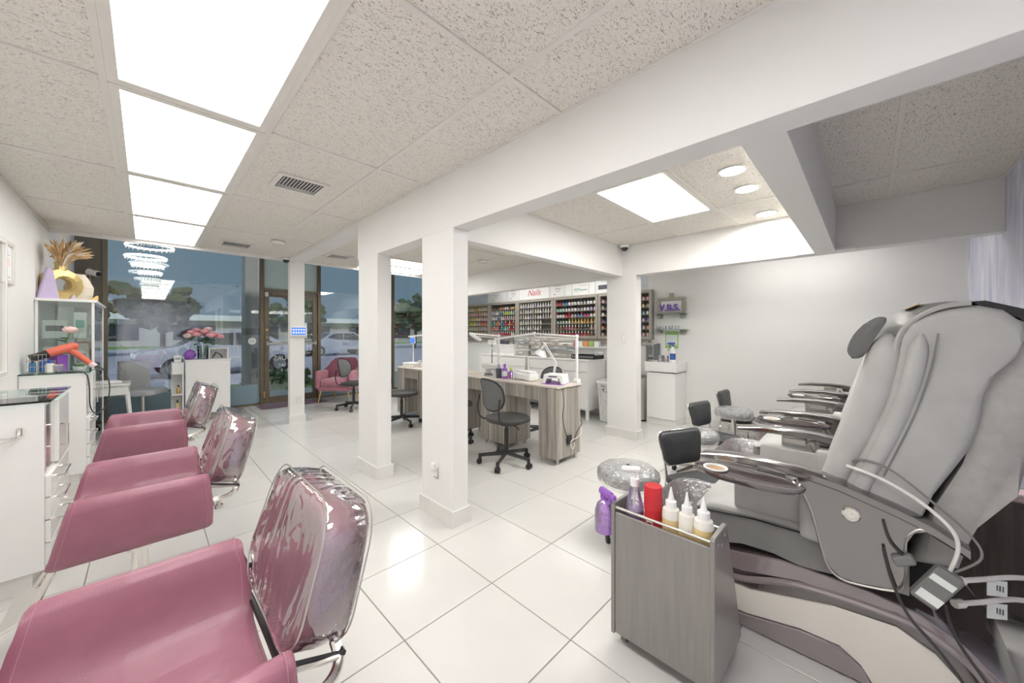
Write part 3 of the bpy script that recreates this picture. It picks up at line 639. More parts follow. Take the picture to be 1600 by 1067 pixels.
# ---- items on station 2 (top z = .967)
ZS = .967
wb = thing('wire_basket', 'small wire basket of bottles on the hair dryer cabinet', 'basket', (-.63, 4.90, ZS))
m = MB()
for z in (.004, .05, .10, .15): m.tube([(-.05, -.06, z), (.05, -.06, z), (.05, .06, z), (-.05, .06, z), (-.05, -.06, z)], .002, 5)
for k in range(6):
    q = -.05+k*.02; m.tube([(q, -.06, .002), (q, -.06, .15)], .0015, 5); m.tube([(q, .06, .002), (q, .06, .15)], .0015, 5)
m.build('wire_frame', 'steel', wb)
for k, (mm, x, y) in enumerate((('blue_liquid', -.655, 4.88), ('blue_liquid', -.61, 4.93), ('blue_plastic', -.60, 4.87))): bottle((x, y, ZS+.003), .018, .12, mm, 'red_plastic' if k == 0 else 'blue_plastic', ['blue bottle with a red cap in the wire basket', 'clear blue bottle at the back of the wire basket', 'dark blue bottle at the front of the wire basket'][k], 'bottles in the wire basket')
carton((-.535, 4.97, ZS), (.10, .07, .14), 'purple_plastic', 'purple box with a yellow patch behind the white tub', R(-50), 'yellow', None)
bottle((-.565, 4.87, ZS), .03, .10, 'milky', 'blue_plastic', 'white tub with a blue lid on the hair dryer cabinet', None, 'jar', 'tub', .7)
jr = thing('glass_jar', 'low clear glass jar in front of the purple box', 'jar', (-.52, 4.87, ZS)); m = MB(); m.lathe([(.03, .0), (.034, .01), (.034, .05), (.03, .055)], 14); m.build('jar_body', 'bottle_clear', jr); m = MB(); m.lathe([(.033, .055), (.033, .065), (.004, .07)], 14); m.build('jar_lid', 'chrome', jr)
sp_ = thing('succulent', 'low green succulent in a white dish on the hair dryer cabinet', 'plant', (-.42, 5.05, ZS)); m = MB(); m.lathe([(.035, 0), (.045, .03), (.04, .03), (.03, .012)], 14); m.build('dish', 'white_plastic', sp_)
for k in range(9):
    a = k*2.4; m = MB(); m.ell((.018*math.cos(a), .018*math.sin(a), .038), (.016, .007, .012), 6, 4, Matrix.Rotation(a, 3, 'Z')); m.build('leaf', 'leaf', sp_)
def rose_head(m, c, r, mi=0):
    m.mi = mi; c = Vector(c); m.ell(c, (r*.55, r*.55, r*.62), 10, 6)
    for k in range(5):
        a = k*2*PI/5; M = Matrix.Rotation(a, 3, 'Z') @ Matrix.Rotation(R(18), 3, 'Y')
        m.ell(c+Vector((math.cos(a), math.sin(a), -.1))*r*.42, (r*.28, r*.5, r*.6), 8, 5, M)
    for k in range(5):
        a = k*2*PI/5+.6; M = Matrix.Rotation(a, 3, 'Z') @ Matrix.Rotation(R(38), 3, 'Y')
        m.ell(c+Vector((math.cos(a), math.sin(a), -.25))*r*.62, (r*.2, r*.52, r*.5), 8, 5, M)
def rose(base, tip, r, petal, label, group, leaves=2):
    t = thing('rose', label, 'flower', base, 0, group); v = Vector(tip)-Vector(base)
    m = MB(); rose_head(m, v, r); m.build('bloom', petal, t)
    m = MB(); m.tube([(0, 0, 0), v*.5+Vector((0, 0, .01)), v-Vector((0, 0, r*.4))], .003, 5); m.build('stem', 'leaf', t)
    for k in range(leaves):
        a = random.uniform(0, 6.28); d = Vector((math.cos(a), math.sin(a), .3)); s_ = v*random.uniform(.55, .8); L = r*1.6
        sd = Vector((-math.sin(a), math.cos(a), 0)); m = MB(); pts = []
        for f, wd in ((0, .05), (.3, .3), (.6, .32), (.85, .18), (1, .02)): pts.append([s_+d*L*f-sd*wd*L+Vector((0, 0, -.1*f*f*L)), s_+d*L*f+Vector((0, 0, .05*L-.2*f*f*L)), s_+d*L*f+sd*wd*L+Vector((0, 0, -.1*f*f*L))])
        m.grid(lambda i, j: pts[i][j], 5, 3, .001); m.build('leaf', 'leaf', t)
    return t
bottle((-.52, 5.02, ZS), .022, .11, 'bottle_clear', 'bottle_clear', 'slim clear bud vase holding the single rose', None, 'vase', 'bud_vase', .6)
rose((-.52, 5.02, ZS+.115), (-.475, 5.06, 1.325), .05, 'rose_pale', 'single pale pink rose above the hair dryer', None, 3)
# hair dryer on a wire stand
hd = thing('hair_dryer', 'coral hair dryer with black nozzle and long black cord', 'hair dryer', (-.47, 4.93, ZS+.19), R(0))
m = MB(); m.tube([(-.11, -.04, -.035), (-.03, -.01, .0), (.02, .01, .018)], [.034, .038, .036], 16); m.ell((.022, .01, .018), (.037, .037, .037), 14, 8); m.build('barrel', 'coral', hd)
m = MB(); m.tube([(-.105, -.038, -.033), (-.155, -.055, -.055), (-.19, -.07, -.07)], [.034, .03, .034], 16); m.build('nozzle', 'black_plastic', hd)
m = MB(); m.tube([(.0, .0, .0), (.06, -.005, -.06), (.125, -.015, -.135)], [.026, .023, .021], 14); m.build('handle', 'coral', hd)
m = MB(); m.cyl((.123, -.015, -.133), (.150, -.02, -.160), .024, n=14); m.build('handle_base', 'pinkish', hd)
m = MB(); m.tube(smoothpath([(.15, -.02, -.16), (.20, -.03, -.19), (.235, .0, -.33), (.215, .1, -.52), (.16, .0, -.58), (.13, -.12, -.50), (.125, -.155, -.30), (.10, -.17, -.20), (.0, -.14, -.19)], 8), .0045, 7); m.build('cord', 'cable_black', hd)
ws = thing('dryer_stand', 'black wire stand holding the coral hair dryer', 'stand', (-.47, 4.93, ZS)); m = MB(); m.tube([(-.10, -.06, .004), (.10, -.06, .004), (.02, .0, .15), (-.06, .05, .15), (-.02, .10, .004), (-.10, -.06, .004)], .0035, 6); m.build('wire', 'cable_grey', ws)
# ================================================================ RECEPTION
rd = thing('reception_counter', 'white reception counter on a wood plinth before the storefront', 'counter', (.40, 7.06, 0))
m = MB(); m.bb(0, .52, 0, .36, .10, .885, bev=.003); m.build('cabinet', 'white_lam', rd); m = MB(); m.bb(-.006, .526, -.006, .366, .885, .905, bev=.002); m.build('countertop', 'white_lam', rd)
MB().bb(.03, .52, .03, .33, 0.012, .10).build('plinth', 'rack_wood', rd)
for x, y in ((.05, .06), (.48, .06), (.05, .30), (.48, .30)): MB().bb(x-.012, x+.012, y-.012, y+.012, 0, .013).build('foot', 'black_plastic', rd)
sc_ = thing('side_cabinet', 'narrow white side cabinet with open shelves left of the reception counter', 'cabinet', (.26, 7.10, 0))
m = MB(); m.bb(0, .13, 0, .3, .70, .87, bev=.003); m.build('drawer_box', 'white_lam', sc_); MB().bb(.11, .128, 0, .3, 0, .70).build('side_panel', 'white_lam', sc_); MB().bb(0, .11, .27, .29, 0, .70).build('back_panel', 'white_lam', sc_); MB().bb(0, .11, 0, .27, .15, .165).build('shelf', 'white_lam', sc_); MB().bb(0, .11, 0, .27, .40, .415).build('shelf', 'white_lam', sc_)
bottle((.32, 7.14, .166), .022, .16, 'yellow_liquid', 'black_plastic', 'amber bottle on the lower shelf of the side cabinet')
bottle((.33, 7.14, .416), .02, .13, 'gold', 'black_plastic', 'gold bottle on the upper shelf of the side cabinet')
carton((.325, 7.2, .871), (.08, .08, .10), 'paper', 'small white box on the side cabinet', 0, 'ink_grey', None)
bg_ = MB(); bg_.ell((0, 0, .07), (.07, .05, .075), 12, 8, jit=.18); o = bg_.build('paper_bag', 'purple_plastic'); place(o, (.46, 7.22, .905)); tag(o, 'crumpled purple bag on the reception counter left of the roses', 'bag')
cu = thing('cubby_box', 'low open white box at the right end of the reception counter', 'box', (.76, 7.16, .905))
m = MB()
for q in ((-.09, .14, .16, .17, 0, .15), (-.09, -.08, -.04, .16, 0, .15), (.13, .14, -.04, .16, 0, .15), (-.09, .14, -.04, .17, .15, .16)): m.bb(*q)
m.build('shell', 'white_lam', cu)
m = MB(); m.tube([(-.04, .0, .01), (.0, .02, .09), (.06, .0, .05), (.08, .03, .01)], .01, 6); o = m.build('sunglasses', 'black_plastic'); o.location = (.76, 7.18, .912); tag(o, 'black bow-shaped item inside the open counter box', 'accessory')
va = thing('glass_vase', 'clear glass vase of water on the reception counter', 'vase', (.605, 7.20, .905))
m = MB(); m.lathe([(.055, 0), (.062, .01), (.062, .19), (.066, .20), (.062, .20), (.057, .19), (.057, .012), (.0, .01)], 20, cap=False); m.build('glass', 'clear_glass', va); m = MB(); m.lathe([(.055, .012), (.055, .07)], 20); m.build('water', 'bottle_clear', va)
for k in range(14):
    a = k*2.399; q = .03+.17*math.sqrt((k+.5)/14); tip = (.605+q*math.cos(a)*1.05, 7.20+q*math.sin(a)*.7, 1.40-.75*q+random.uniform(-.02, .02))
    rose((.605+.02*math.cos(a), 7.20+.02*math.sin(a), .93), tip, .058, 'rose' if k % 3 else 'rose_pale', 'pink rose in the bouquet in the glass vase on the reception counter', 'roses in the reception vase', 2)
def shell_chair(label, loc, rz):
    t = thing('office_chair', label, 'chair', loc, rz)
    m = MB(); m.grid(lambda i, j: (.23*math.sin((j-4)/4*1.35)*(.9+.1*i/6), .22*math.cos((j-4)/4*1.35)*1.0, .48+.40*i/6-.12*abs((j-4)/4)**2*(i/6)), 7, 9, .05); m.build('shell_back', 'paper', t, smooth=60)
    m = MB(); m.prism(roundrect(.44, .42, .1), 'z', .42, .50, bev=.015); m.build('seat', 'towel_grey', t)
    m = MB(); m.grid(lambda i, j: (.25*math.sin((j-4)/4*1.4), .24*math.cos((j-4)/4*1.4)+.01, .44+.46*i/6), 7, 9); m.build('plastic_cover', 'cling', t, smooth=60)
    m = MB(); m.cyl((0, 0, .42), (0, 0, .09), .025); m.build('post', 'chrome', t)
    for k in range(5):
        a = k*2*PI/5; lg = MB(); lg.tube([(0, 0, .10), (.26*math.cos(a), .26*math.sin(a), .065)], [.02, .012], 8); b = lg.build('base_leg', 'black_plastic', t); lg = MB(); lg.cyl((.26*math.cos(a)-.012, .26*math.sin(a), .028), (.26*math.cos(a)+.012, .26*math.sin(a), .028), .028, n=12); lg.build('caster', 'black_plastic', b)
    return t
shell_chair('pale grey plastic-covered chair behind the reception counter', (-.03, 7.38, 0), R(60))
tb = thing('side_table', 'small white side table with splayed legs beside the display case', 'table', (-.66, 6.66, 0))
m = MB(); m.bb(0, .52, 0, .45, .635, .66, bev=.003); m.build('table_top', 'white_lam', tb); m = MB(); m.bb(.02, .50, .02, .43, .52, .634); m.build('apron', 'white_lam', tb)
for x, y, dx in ((.04, .04, -.0), (.48, .04, .05), (.04, .41, 0), (.48, .41, .05)):
    m = MB(); m.tube([(x, y, .634), (x+dx, y, .0)], [.018, .014], 4); m.build('leg', 'white_lam', tb)
tp = MB(); tp.bb(-.1, .1, -.08, .08, 0, .03, bev=.008); tp.bb(-.06, .06, -.05, .05, .03, .038, bev=.003); o = tp.build('card_reader', 'white_plastic'); place(o, (-.33, 6.82, .661), R(15)); tag(o, 'white handset on the small side table', 'device')
# ---- chandelier in the high bay
ch = thing('ring_chandelier', 'crystal ring chandelier hanging before the storefront glass', 'chandelier', (.02, 7.0, 3.0))
m = MB(); m.cyl((0, 0, 0), (0, 0, -.03), .16, n=24); m.build('canopy', 'chrome', ch)
for z, r_, dx in ((-.43, .24, 0), (-.52, .235, .02), (-.67, .20, -.02), (-.78, .155, .0), (-.875, .11, .02)):
    ring = [(dx+r_*math.cos(k*PI/16), r_*math.sin(k*PI/16), z) for k in range(33)]; m = MB(); m.tube(ring, .013, 6); q = m.build('led_ring', 'led_ring', ch)
    m = MB()
    for k in range(24): m.ell((dx+r_*math.cos(k*PI/12), r_*math.sin(k*PI/12), z-.02), (.011, .011, .016), 5, 3)
    m.build('crystals', 'clear_glass', q, smooth=0)['kind'] = 'stuff'
for k in range(3):
    m = MB(); m.tube([(.1*math.cos(k*2.1), .1*math.sin(k*2.1), -.03), (.16*math.cos(k*2.1), .16*math.sin(k*2.1), -.86)], .0015, 4); m.build('wire', 'steel', ch)
# ---- rug, armchair
rg = MB(); rg.grid(lambda i, j: (1.38+1.05*i/40, 7.30+.42*j/16, .010+.014*abs(mnoise.noise(Vector((i*.9, j*.9, 2))))), 41, 17, .008); o = rg.build('door_rug', 'rug'); o.location = (0, 0, .0); tag(o, 'shaggy mauve rug inside the storefront door', 'rug')
def armchair(loc, rz, label):
    t = thing('armchair', label, 'armchair', loc, rz)       # faces -y locally
    m = MB(); m.bb(-.25, .25, -.27, .24, .30, .44, bev=.04, seg=3); m.build('seat_cushion', 'pink_velvet', t)
    def bp(i, j):
        a = (j-6)/6*1.65; rr = .30; x = rr*math.sin(a)*1.03; y = .06+.22*math.cos(a) if abs(a) < 1.57 else .06-.33*(abs(a)-1.45)/.2*.6
        hb = .82-.20*max(0, (abs(j-6)-2.4)/3.6)**1.3*1.25
        return (x, y, .26+(hb-.26)*i/7)
    m = MB(); m.grid(bp, 8, 13, .06); m.build('barrel_back', 'pink_velvet', t, smooth=60)
    for s in (-1, 1):
        m = MB(); m.bb(s*.30-.045, s*.30+.045, -.27, .05, .26, .60, bev=.04, seg=3); m.build('arm', 'pink_velvet', t)
    m = MB(); m.bb(-.30, .30, -.25, .22, .22, .30, bev=.02, seg=2); m.build('seat_base', 'pink_velvet', t)
    for x, y in ((-.27, -.22), (.27, -.22), (-.22, .2), (.22, .2)):
        m = MB(); m.tube([(x*.95, y*.95, .23), (x*1.08, y*1.1, 0)], [.017, .009], 10); m.build('leg', 'gold', t)
    return t
armchair((2.62, 7.22, 0), R(-48), 'rose velvet armchair with slim gold legs by the storefront glass')
# ================================================================ NAIL DESKS
def nail_desk(y0, y1, label, ped):
    t = thing('nail_desk', label, 'desk', (2.80, y0, 0), group='zebra wood nail desks'); D = y1-y0; W = .40
    m = MB(); m.bb(-.012, W+.012, -.015, D, .752, .772, bev=.003); m.build('stone_top', 'terrazzo', t)
    for a, b in ped:
        body = MB().bb(0, W, a, b, .055, .752, bev=.001).build('pedestal', 'zebra_wood', t, smooth=0)
        n = max(1, round((b-a)/.14))
        for k in range(n):
            MB().bb(-.012, -.0005, a+k*(b-a)/n+.003, a+(k+1)*(b-a)/n-.003, .06, .75, bev=.001).build('slat', 'zebra_wood', body, smooth=0)
        for x in (.05, W-.05):
            for y in (a+.03, b-.03):
                m = MB(); m.cyl((x, y, .055), (x, y, 0), .014, n=12); m.build('foot', 'steel', t)
    xs = [0]+[v for p_ in ped for v in p_]+[D]
    for a, b in zip(xs[::2], xs[1::2]):
        if b-a > .1: MB().bb(.0, W, a+.001, b-.001, .615, .752).build('apron', 'zebra_wood', t, smooth=0)
    return t
d1 = nail_desk(2.155, 3.62, 'long zebra wood nail desk with tan stone top nearest the white pillars', [(0, .225), (.70, 1.12)])
d2 = nail_desk(3.66, 5.30, 'second zebra wood nail desk, seen between the two white pillars', [(.0, .10), (.62, 1.05), (1.42, 1.64)])
def task_chair(label, loc, rz):
    """faces +y locally: oval mesh back, pad seat, bent tube frame, five-star base"""
    t = thing('task_chair', label, 'chair', loc, rz, 'black task chairs at the nail desks')
    m = MB(); m.prism([(.21*math.copysign(abs(math.cos(k*PI/12))**.75, math.cos(k*PI/12)), .02+.205*math.copysign(abs(math.sin(k*PI/12))**.75, math.sin(k*PI/12))) for k in range(24)], 'z', .425, .465, bev=.012, seg=2); m.build('seat', 'seat_black', t)
    th = R(10); c = Vector((0, -.215, .70))
    def bk(a, b, d): return c+Vector((a, -b*math.sin(th)-d*math.cos(th), b*math.cos(th)-d*math.sin(th)))
    rim = [(.19*math.copysign(abs(math.cos(k*PI/12))**.8, math.cos(k*PI/12)), .155*math.copysign(abs(math.sin(k*PI/12))**.8, math.sin(k*PI/12))) for k in range(24)]
    m = MB(); m.loft([[bk(a*s_, b*s_, -.06*(a*s_/.19)**2+dd) for a, b in rim] for s_, dd in ((.05, .006), (.5, .006), (.96, .006), (1, 0), (.96, -.006), (.5, -.006), (.05, -.006))]); b = m.build('backrest', 'mesh_grey', t, smooth=60)
    m = MB(); m.tube([bk(a*1.01, q*1.01, -.06*(a/.19)**2) for a, q in rim+[rim[0]]], .009, 6); m.build('back_rim', 'black_plastic', b)
    m = MB(); L = [(-.185, -.20, .68), (-.19, -.215, .56), (-.185, -.19, .46), (-.17, -.1, .425), (-.15, .1, .418), (0, .13, .418), (.15, .1, .418), (.17, -.1, .425), (.185, -.19, .46), (.19, -.215, .56), (.185, -.20, .68)]; m.tube(smoothpath(L, 4), .009, 8); m.build('tube_frame', 'dark_metal', t)
    m = MB(); m.cyl((0, 0, .425), (0, 0, .33), .014); m.cyl((0, 0, .35), (0, 0, .09), .022); m.build('gas_lift', 'dark_metal', t)
    m = MB(); m.tube([(.02, 0, .40), (.12, .03, .385), (.16, .04, .36)], .005, 6); m.build('lever', 'dark_metal', t)
    for k in range(5):
        a = k*2*PI/5+.35; ca, sa = math.cos(a), math.sin(a); m = MB(); m.tube([(.02*ca, .02*sa, .105), (.265*ca, .265*sa, .085)], [.022, .017], 4); m.tube([(.262*ca, .262*sa, .098), (.262*ca, .262*sa, .05)], .016, 6); lg = m.build('base_leg', 'dark_metal', t)
        for s in (-1, 1):
            m = MB(); q = Vector((.268*ca, .268*sa, .026)); nrm = Vector((-sa, ca, 0)); m.cyl(q+nrm*s*.006, q+nrm*s*.022, .026, n=14); m.build('caster_wheel', 'black_plastic', lg)
    return t
tc0 = task_chair('black task chair in front of the nearest nail desk, fully in view', (2.52, 2.57, 0), R(-100))
dup(tc0, (2.56, 4.74, 0), R(-112), 'black task chair seen between the two white pillars')
dup(tc0, (2.50, 6.28, 0), R(-90-50), 'black task chair in front of the rose armchair, half hidden by a pillar')
dup(tc0, (3.52, 2.95, 0), R(90-10), 'black task chair behind the nearest nail desk, its dark back above the desk')
dup(tc0, (2.60, 3.57, 0), R(-95), 'black task chair in the gap beside the pillar, mostly hidden by desk panels')
# ---- on the desks
ZD = .773
def uv_lamp(loc, rz, label, trim='white_plastic', s=1.):
    t = thing('nail_dryer', label, 'nail dryer', loc, rz, 'nail drying lamps'); m = MB()
    m.prism([(-.10*s, 0), (-.085*s, .085*s), (.085*s, .085*s), (.10*s, 0), (.075*s, 0), (.06*s, .055*s), (-.06*s, .055*s), (-.075*s, 0)], 'y', -.09*s, .09*s, bev=.004); m.build('housing', 'white_plastic', t)
    MB().bb(-.10*s, .10*s, -.10*s, .10*s, -.0005, .006).build('base_plate', trim, t); MB().bb(-.04*s, .04*s, -.093*s, -.0905*s, .065*s, .075*s).build('display', 'ink', t); return t
uv_lamp((2.98, 3.27, ZD), R(-80), 'white nail dryer under folded towels at the far end of the near desk')
uv_lamp((3.00, 2.32, ZD), R(-70), 'white nail dryer with a purple base at the near desk corner', 'purple_plastic', 1.15)
dx_ = thing('dust_collector', 'long white nail dust collector lying on the near desk', 'device', (2.98, 2.72, ZD), R(80)); m = MB(); m.bb(-.15, .15, -.07, .07, .0, .085, bev=.025, seg=3); m.build('housing', 'white_plastic', dx_); m = MB(); m.bb(-.13, .13, -.05, .05, .085, .105, bev=.01, seg=2); m.build('lid', 'white_plastic', dx_)
m = MB()
for k in range(3): m.bb(-.12, .12, -.085, .085, .10+k*.018, .117+k*.018, bev=.008, seg=2)
o = m.build('towel_stack', 'towel'); place(o, (2.98, 3.27, ZD-.006), R(-80)); tag(o, 'folded white towel stack on the far nail dryer', 'towel')
bw = thing('bowl', 'small brown bowl beside the polish bottles on the near desk', 'bowl', (3.04, 3.0, ZD)); m = MB(); m.lathe([(.03, 0), (.06, .05), (.064, .055), (.055, .05), (.025, .01)], 16); m.build('bowl_body', 'brown_bowl', bw); place(bw, (3.03, 3.07, ZD+.001))
bottle((2.90, 2.98, ZD), .03, .17, 'purple_plastic', 'purple_plastic', 'purple lotion bottle with a pale label on the near desk', lab='paper_blue', neck=.4)
bottle((2.94, 2.92, ZD), .022, .13, 'purple_plastic', 'lime', 'purple bottle with a lime cap on the near desk', neck=.6)
hc = thing('tool_cup', 'dark cup of nail tools on the near desk', 'cup', (2.90, 3.08, ZD)); m = MB(); m.lathe([(.03, 0), (.036, .11), (.033, .11), (.027, .01)], 14); m.build('cup_body', 'ink', hc)
for k in range(6):
    a = k*1.05; m = MB(); m.tube([(.01*math.cos(a), .01*math.sin(a), .02), (.03*math.cos(a), .03*math.sin(a), .16+.01*(k % 3))], .004, 6); m.build('tool', ('steel', 'purple_plastic', 'white_plastic')[k % 3], hc)
gl = thing('glass_holder', 'clear wire and glass holder between the purple bottles and the dust collector', 'holder', (2.90, 2.87, ZD)); m = MB()
m.tube([(-.03, -.03, .003), (.03, -.03, .003), (.03, .03, .003), (-.03, .03, .003), (-.03, -.03, .003)], .002, 5); m.tube([(-.03, -.03, .003), (0, 0, .09), (.03, .03, .003)], .002, 5); m.build('wire', 'chrome', gl)
def desk_lamp(base, top, elbow, end, label, clamp=True):
    t = thing('desk_lamp', label, 'lamp', base, 0, 'white LED desk lamps'); b = Vector(base); T = Vector(top)-b; E_ = Vector(elbow)-b; N = Vector(end)-b
    m = MB(); m.bb(-.03, .03, -.03, .03, 0, .04, bev=.006); m.build('clamp', 'white_plastic', t)
    m = MB(); m.bb(-.011, .011, -.011, .011, .04, T.z, bev=.002); m.build('post', 'white_plastic', t)
    d = (E_-T); m = MB(); m.tube([T, E_], .010, 4); m.tube([T+Vector((0, 0, -.03)), E_+Vector((0, 0, -.03))], .006, 4); m.build('arm', 'white_plastic', t)
    m = MB(); m.ell(T, (.022, .022, .022), 10, 6); m.ell(E_, (.022, .022, .022), 10, 6); m.build('joint', 'white_plastic', t)
    u = (N-E_).normalized(); sd = u.cross(Vector((0, 0, 1))).normalized(); m = MB(); pts = []
    for f, wd in ((0, .018), (.2, .03), (.8, .034), (1, .02)): q = E_+(N-E_)*f; pts.append([q+sd*wd+Vector((0, 0, .012)), q-sd*wd+Vector((0, 0, .012)), q-sd*wd-Vector((0, 0, .008)), q+sd*wd-Vector((0, 0, .008))])
    m.loft(pts); m.build('led_head', 'white_plastic', t); return t
desk_lamp((3.19, 2.19, ZD), (3.19, 2.19, 1.26), (3.18, 2.78, 1.29), (3.04, 3.30, 1.22), 'white LED desk lamp on the near corner of the near desk')
desk_lamp((3.18, 3.38, ZD), (3.18, 3.38, 1.26), (3.20, 3.98, 1.29), (3.06, 3.60, 1.20), 'white LED desk lamp at the far end of the near desk')
desk_lamp((3.14, 4.62, ZD), (3.14, 4.62, 1.26), (3.14, 5.02, 1.27), (3.05, 5.40, 1.24), 'white LED desk lamp on the second desk, seen between pillars')
al = thing('swing_lamp', 'white jointed swing-arm lamp with round shade on the near desk', 'lamp', (3.14, 2.46, ZD)); m = MB(); m.lathe([(.05, 0), (.05, .012), (.02, .03)], 16); m.build('foot', 'white_plastic', al)
m = MB(); m.tube([(0, 0, .03), (.02, -.02, .20)], .008, 6); m.tube([(.0, .012, .03), (.02, .0, .20)], .006, 6); m.tube([(.02, -.02, .20), (.05, .16, .40)], .008, 6); m.tube([(.02, 0, .20), (.05, .17, .37)], .006, 6); m.build('arm', 'white_plastic', al)
m = MB(); m.lathe([(.022, .06), (.04, .05), (.075, .0), (.07, 0), (.03, .045)], 16, (.04, .22, .28), Euler((R(25), 0, 0)).to_matrix(), cap=False); m.tube([(.05, .165, .40), (.04, .20, .34)], .015, 8); m.build('shade', 'white_plastic', al)
mg = thing('ring_stand', 'clear ring magnifier with black stem on the far end of the near desk', 'magnifier', (3.10, 3.42, ZD)); m = MB(); m.tube([(.085*math.cos(k*PI/12), .0, .30+.085*math.sin(k*PI/12)) for k in range(25)], .008, 6); m.build('ring', 'bottle_clear', mg); m = MB(); m.tube([(0, 0, 0), (0, 0, .2), (.02, 0, .3), (.04, 0, .32)], .006, 6); m.bb(-.02, .02, -.02, .02, .06, .14, bev=.004); m.build('stem', 'black_plastic', mg)
mg.rotation_euler = (0, 0, R(45))
# cords and outlet on the near pedestal
cdv = thing('hanging_cable', 'black and white power cords hanging down the end of the near desk', 'cord', (3.0, 2.15, 0)); m = MB(); m.tube(smoothpath([(-.12, -.004, .752), (-.12, -.02, .60), (-.13, -.015, .45), (-.05, -.015, .24), (.03, -.03, .20)], 6), .004, 6); m.tube(smoothpath([(.215, .05, .42), (.19, -.02, .36), (.10, -.025, .29), (.04, -.03, .20)], 6), .004, 6); m.build('black_cord', 'cable_black', cdv)
m = MB(); m.tube(smoothpath([(.218, .08, .38), (.20, -.01, .28), (.10, -.03, .23), (.0, -.03, .22), (-.03, -.04, .17), (.02, -.03, .13), (.05, -.03, .17), (.02, -.02, .21)], 6), .0045, 6); m.build('white_cord', 'cable_white', cdv); m = MB(); m.bb(-.05, .02, -.02, -.001, .18, .27, bev=.004); m.build('socket', 'black_plastic', cdv)
# on the second desk (gap between the pillars)
m = MB()
for k in range(3): m.bb(-.13, .13, -.09, .09, k*.022, .021+k*.022, bev=.008, seg=2)
o = m.build('towel_stack', 'towel'); place(o, (2.93, 5.08, ZD), R(-80)); tag(o, 'folded white towel stack on the second desk', 'towel')
bottle((2.92, 4.72, ZD), .032, .24, 'bottle_clear', 'ink', 'clear pump bottle on the second desk between pillars', lab='paper_blue'); bottle((2.90, 4.60, ZD), .024, .14, 'purple_plastic', 'purple_plastic', 'purple bottle on the second desk between pillars', neck=.5); bottle((2.93, 4.50, ZD), .03, .10, 'pinkish', 'red_plastic', 'pink tub on the second desk between pillars', neck=.8, cat='jar'); bottle((2.93, 4.87, ZD), .026, .11, 'white_plastic', 'white_plastic', 'small white jar on the second desk between pillars', neck=.8, cat='jar')
bs = thing('monitor', 'small blue screen device on the second desk', 'screen', (3.02, 5.24, ZD), R(-70)); m = MB(); m.bb(-.05, .05, 0, .02, .36, .46, bev=.004); m.build('casing', 'white_plastic', bs); MB().bb(-.043, .043, -.002, 0, .367, .453).build('screen', 'screen', bs); m = MB(); m.cyl((0, .02, 0), (0, .02, .36), .010); m.bb(-.06, .06, -.03, .06, 0, .01); m.build('stand', 'white_plastic', bs)
# ---- pillar fittings
ob = thing('wall_outlet', 'rust-stained white outlet with plug on the nearest pillar', 'outlet', (1.44, 2.175, .33)); m = MB(); m.bb(-.006, -.0005, -.035, .035, -.055, .055, bev=.002); m.build('plate', 'white_plastic', ob); m = MB(); m.bb(-.030, -.006, -.01, .03, .0, .05, bev=.006); m.build('plug', 'white_plastic', ob); m = MB(); m.bb(-.0075, -.0062, -.034, -.026, -.054, .02); m.bb(-.0075, -.0062, -.034, .02, -.054, -.048); m.build('rust', 'rust', ob)
ob = thing('wall_outlet', 'beige outlet low on the thin pillar near the door', 'outlet', (1.57, 5.915, .33)); m = MB(); m.bb(-.035, .035, -.006, -.0005, -.055, .055, bev=.002); m.build('plate', 'base_tile', ob); m = MB(); m.bb(-.015, .015, -.009, -.006, .008, .035); m.bb(-.015, .015, -.009, -.006, -.035, -.008); m.build('sockets', 'tbar', ob)['kind'] = 'stuff'
ob = thing('light_switch', 'white light switch on the square pillar by the alcove', 'switch', (4.17, 2.165, 1.235)); m = MB(); m.bb(-.006, -.0005, -.036, .036, -.058, .058, bev=.002); m.build('plate', 'tbar', ob); m = MB(); m.bb(-.010, -.006, -.016, .016, -.03, .03, bev=.002); m.build('rocker', 'white_plastic', ob)
tb_ = thing('alarm_keypad', 'white alarm keypad with a lit blue screen on the thin pillar', 'keypad', (1.557, 5.915, 1.325)); m = MB(); m.bb(-.105, .105, -.03, -.0005, -.075, .075, bev=.008); m.build('casing', 'white_plastic', tb_); s_ = MB().bb(-.088, .088, -.032, -.0301, -.05, .05).build('screen', 'screen', tb_)
for i in range(5):
    for j in range(2):
        m = MB(); m.cyl((-.066+i*.033, -.0321, -.02+j*.042), (-.066+i*.033, -.0332, -.02+j*.042), .011, n=10); m.build('icon', 'screen_icon', s_)
# ---- ceiling fittings
def vent(x, y, label):
    t = thing('air_vent', label, 'vent', (x, y, HC), 0, 'ceiling air vents'); m = MB(); a, b = .16, .15
    for q in ((-a, -a+.03, -b, b), (a-.03, a, -b, b), (-a+.03, a-.03, -b, -b+.03), (-a+.03, a-.03, b-.03, b)): m.bb(*q, -.008, .004)
    m.build('frame', 'tbar', t); MB().bb(-a+.03, a-.03, -b+.03, b-.03, .001, .005).build('dark_duct', 'ink', t)
    for k in range(12): MB().box((-.115+k*.021, -.02, -.002), (.004, .17, .012), rot=Euler((0, R(25), 0))).build('slat', 'tbar', t)
    MB().bb(-.12, .12, .07, .115, -.004, .0005).build('damper', 'steel', t)
vent(.785, 2.95, 'larger ceiling air vent beside the long run of light panels'); vent(.77, 5.46, 'smaller ceiling air vent near the storefront'); vent(1.9, 5.3, 'ceiling air vent right of the thin pillar')
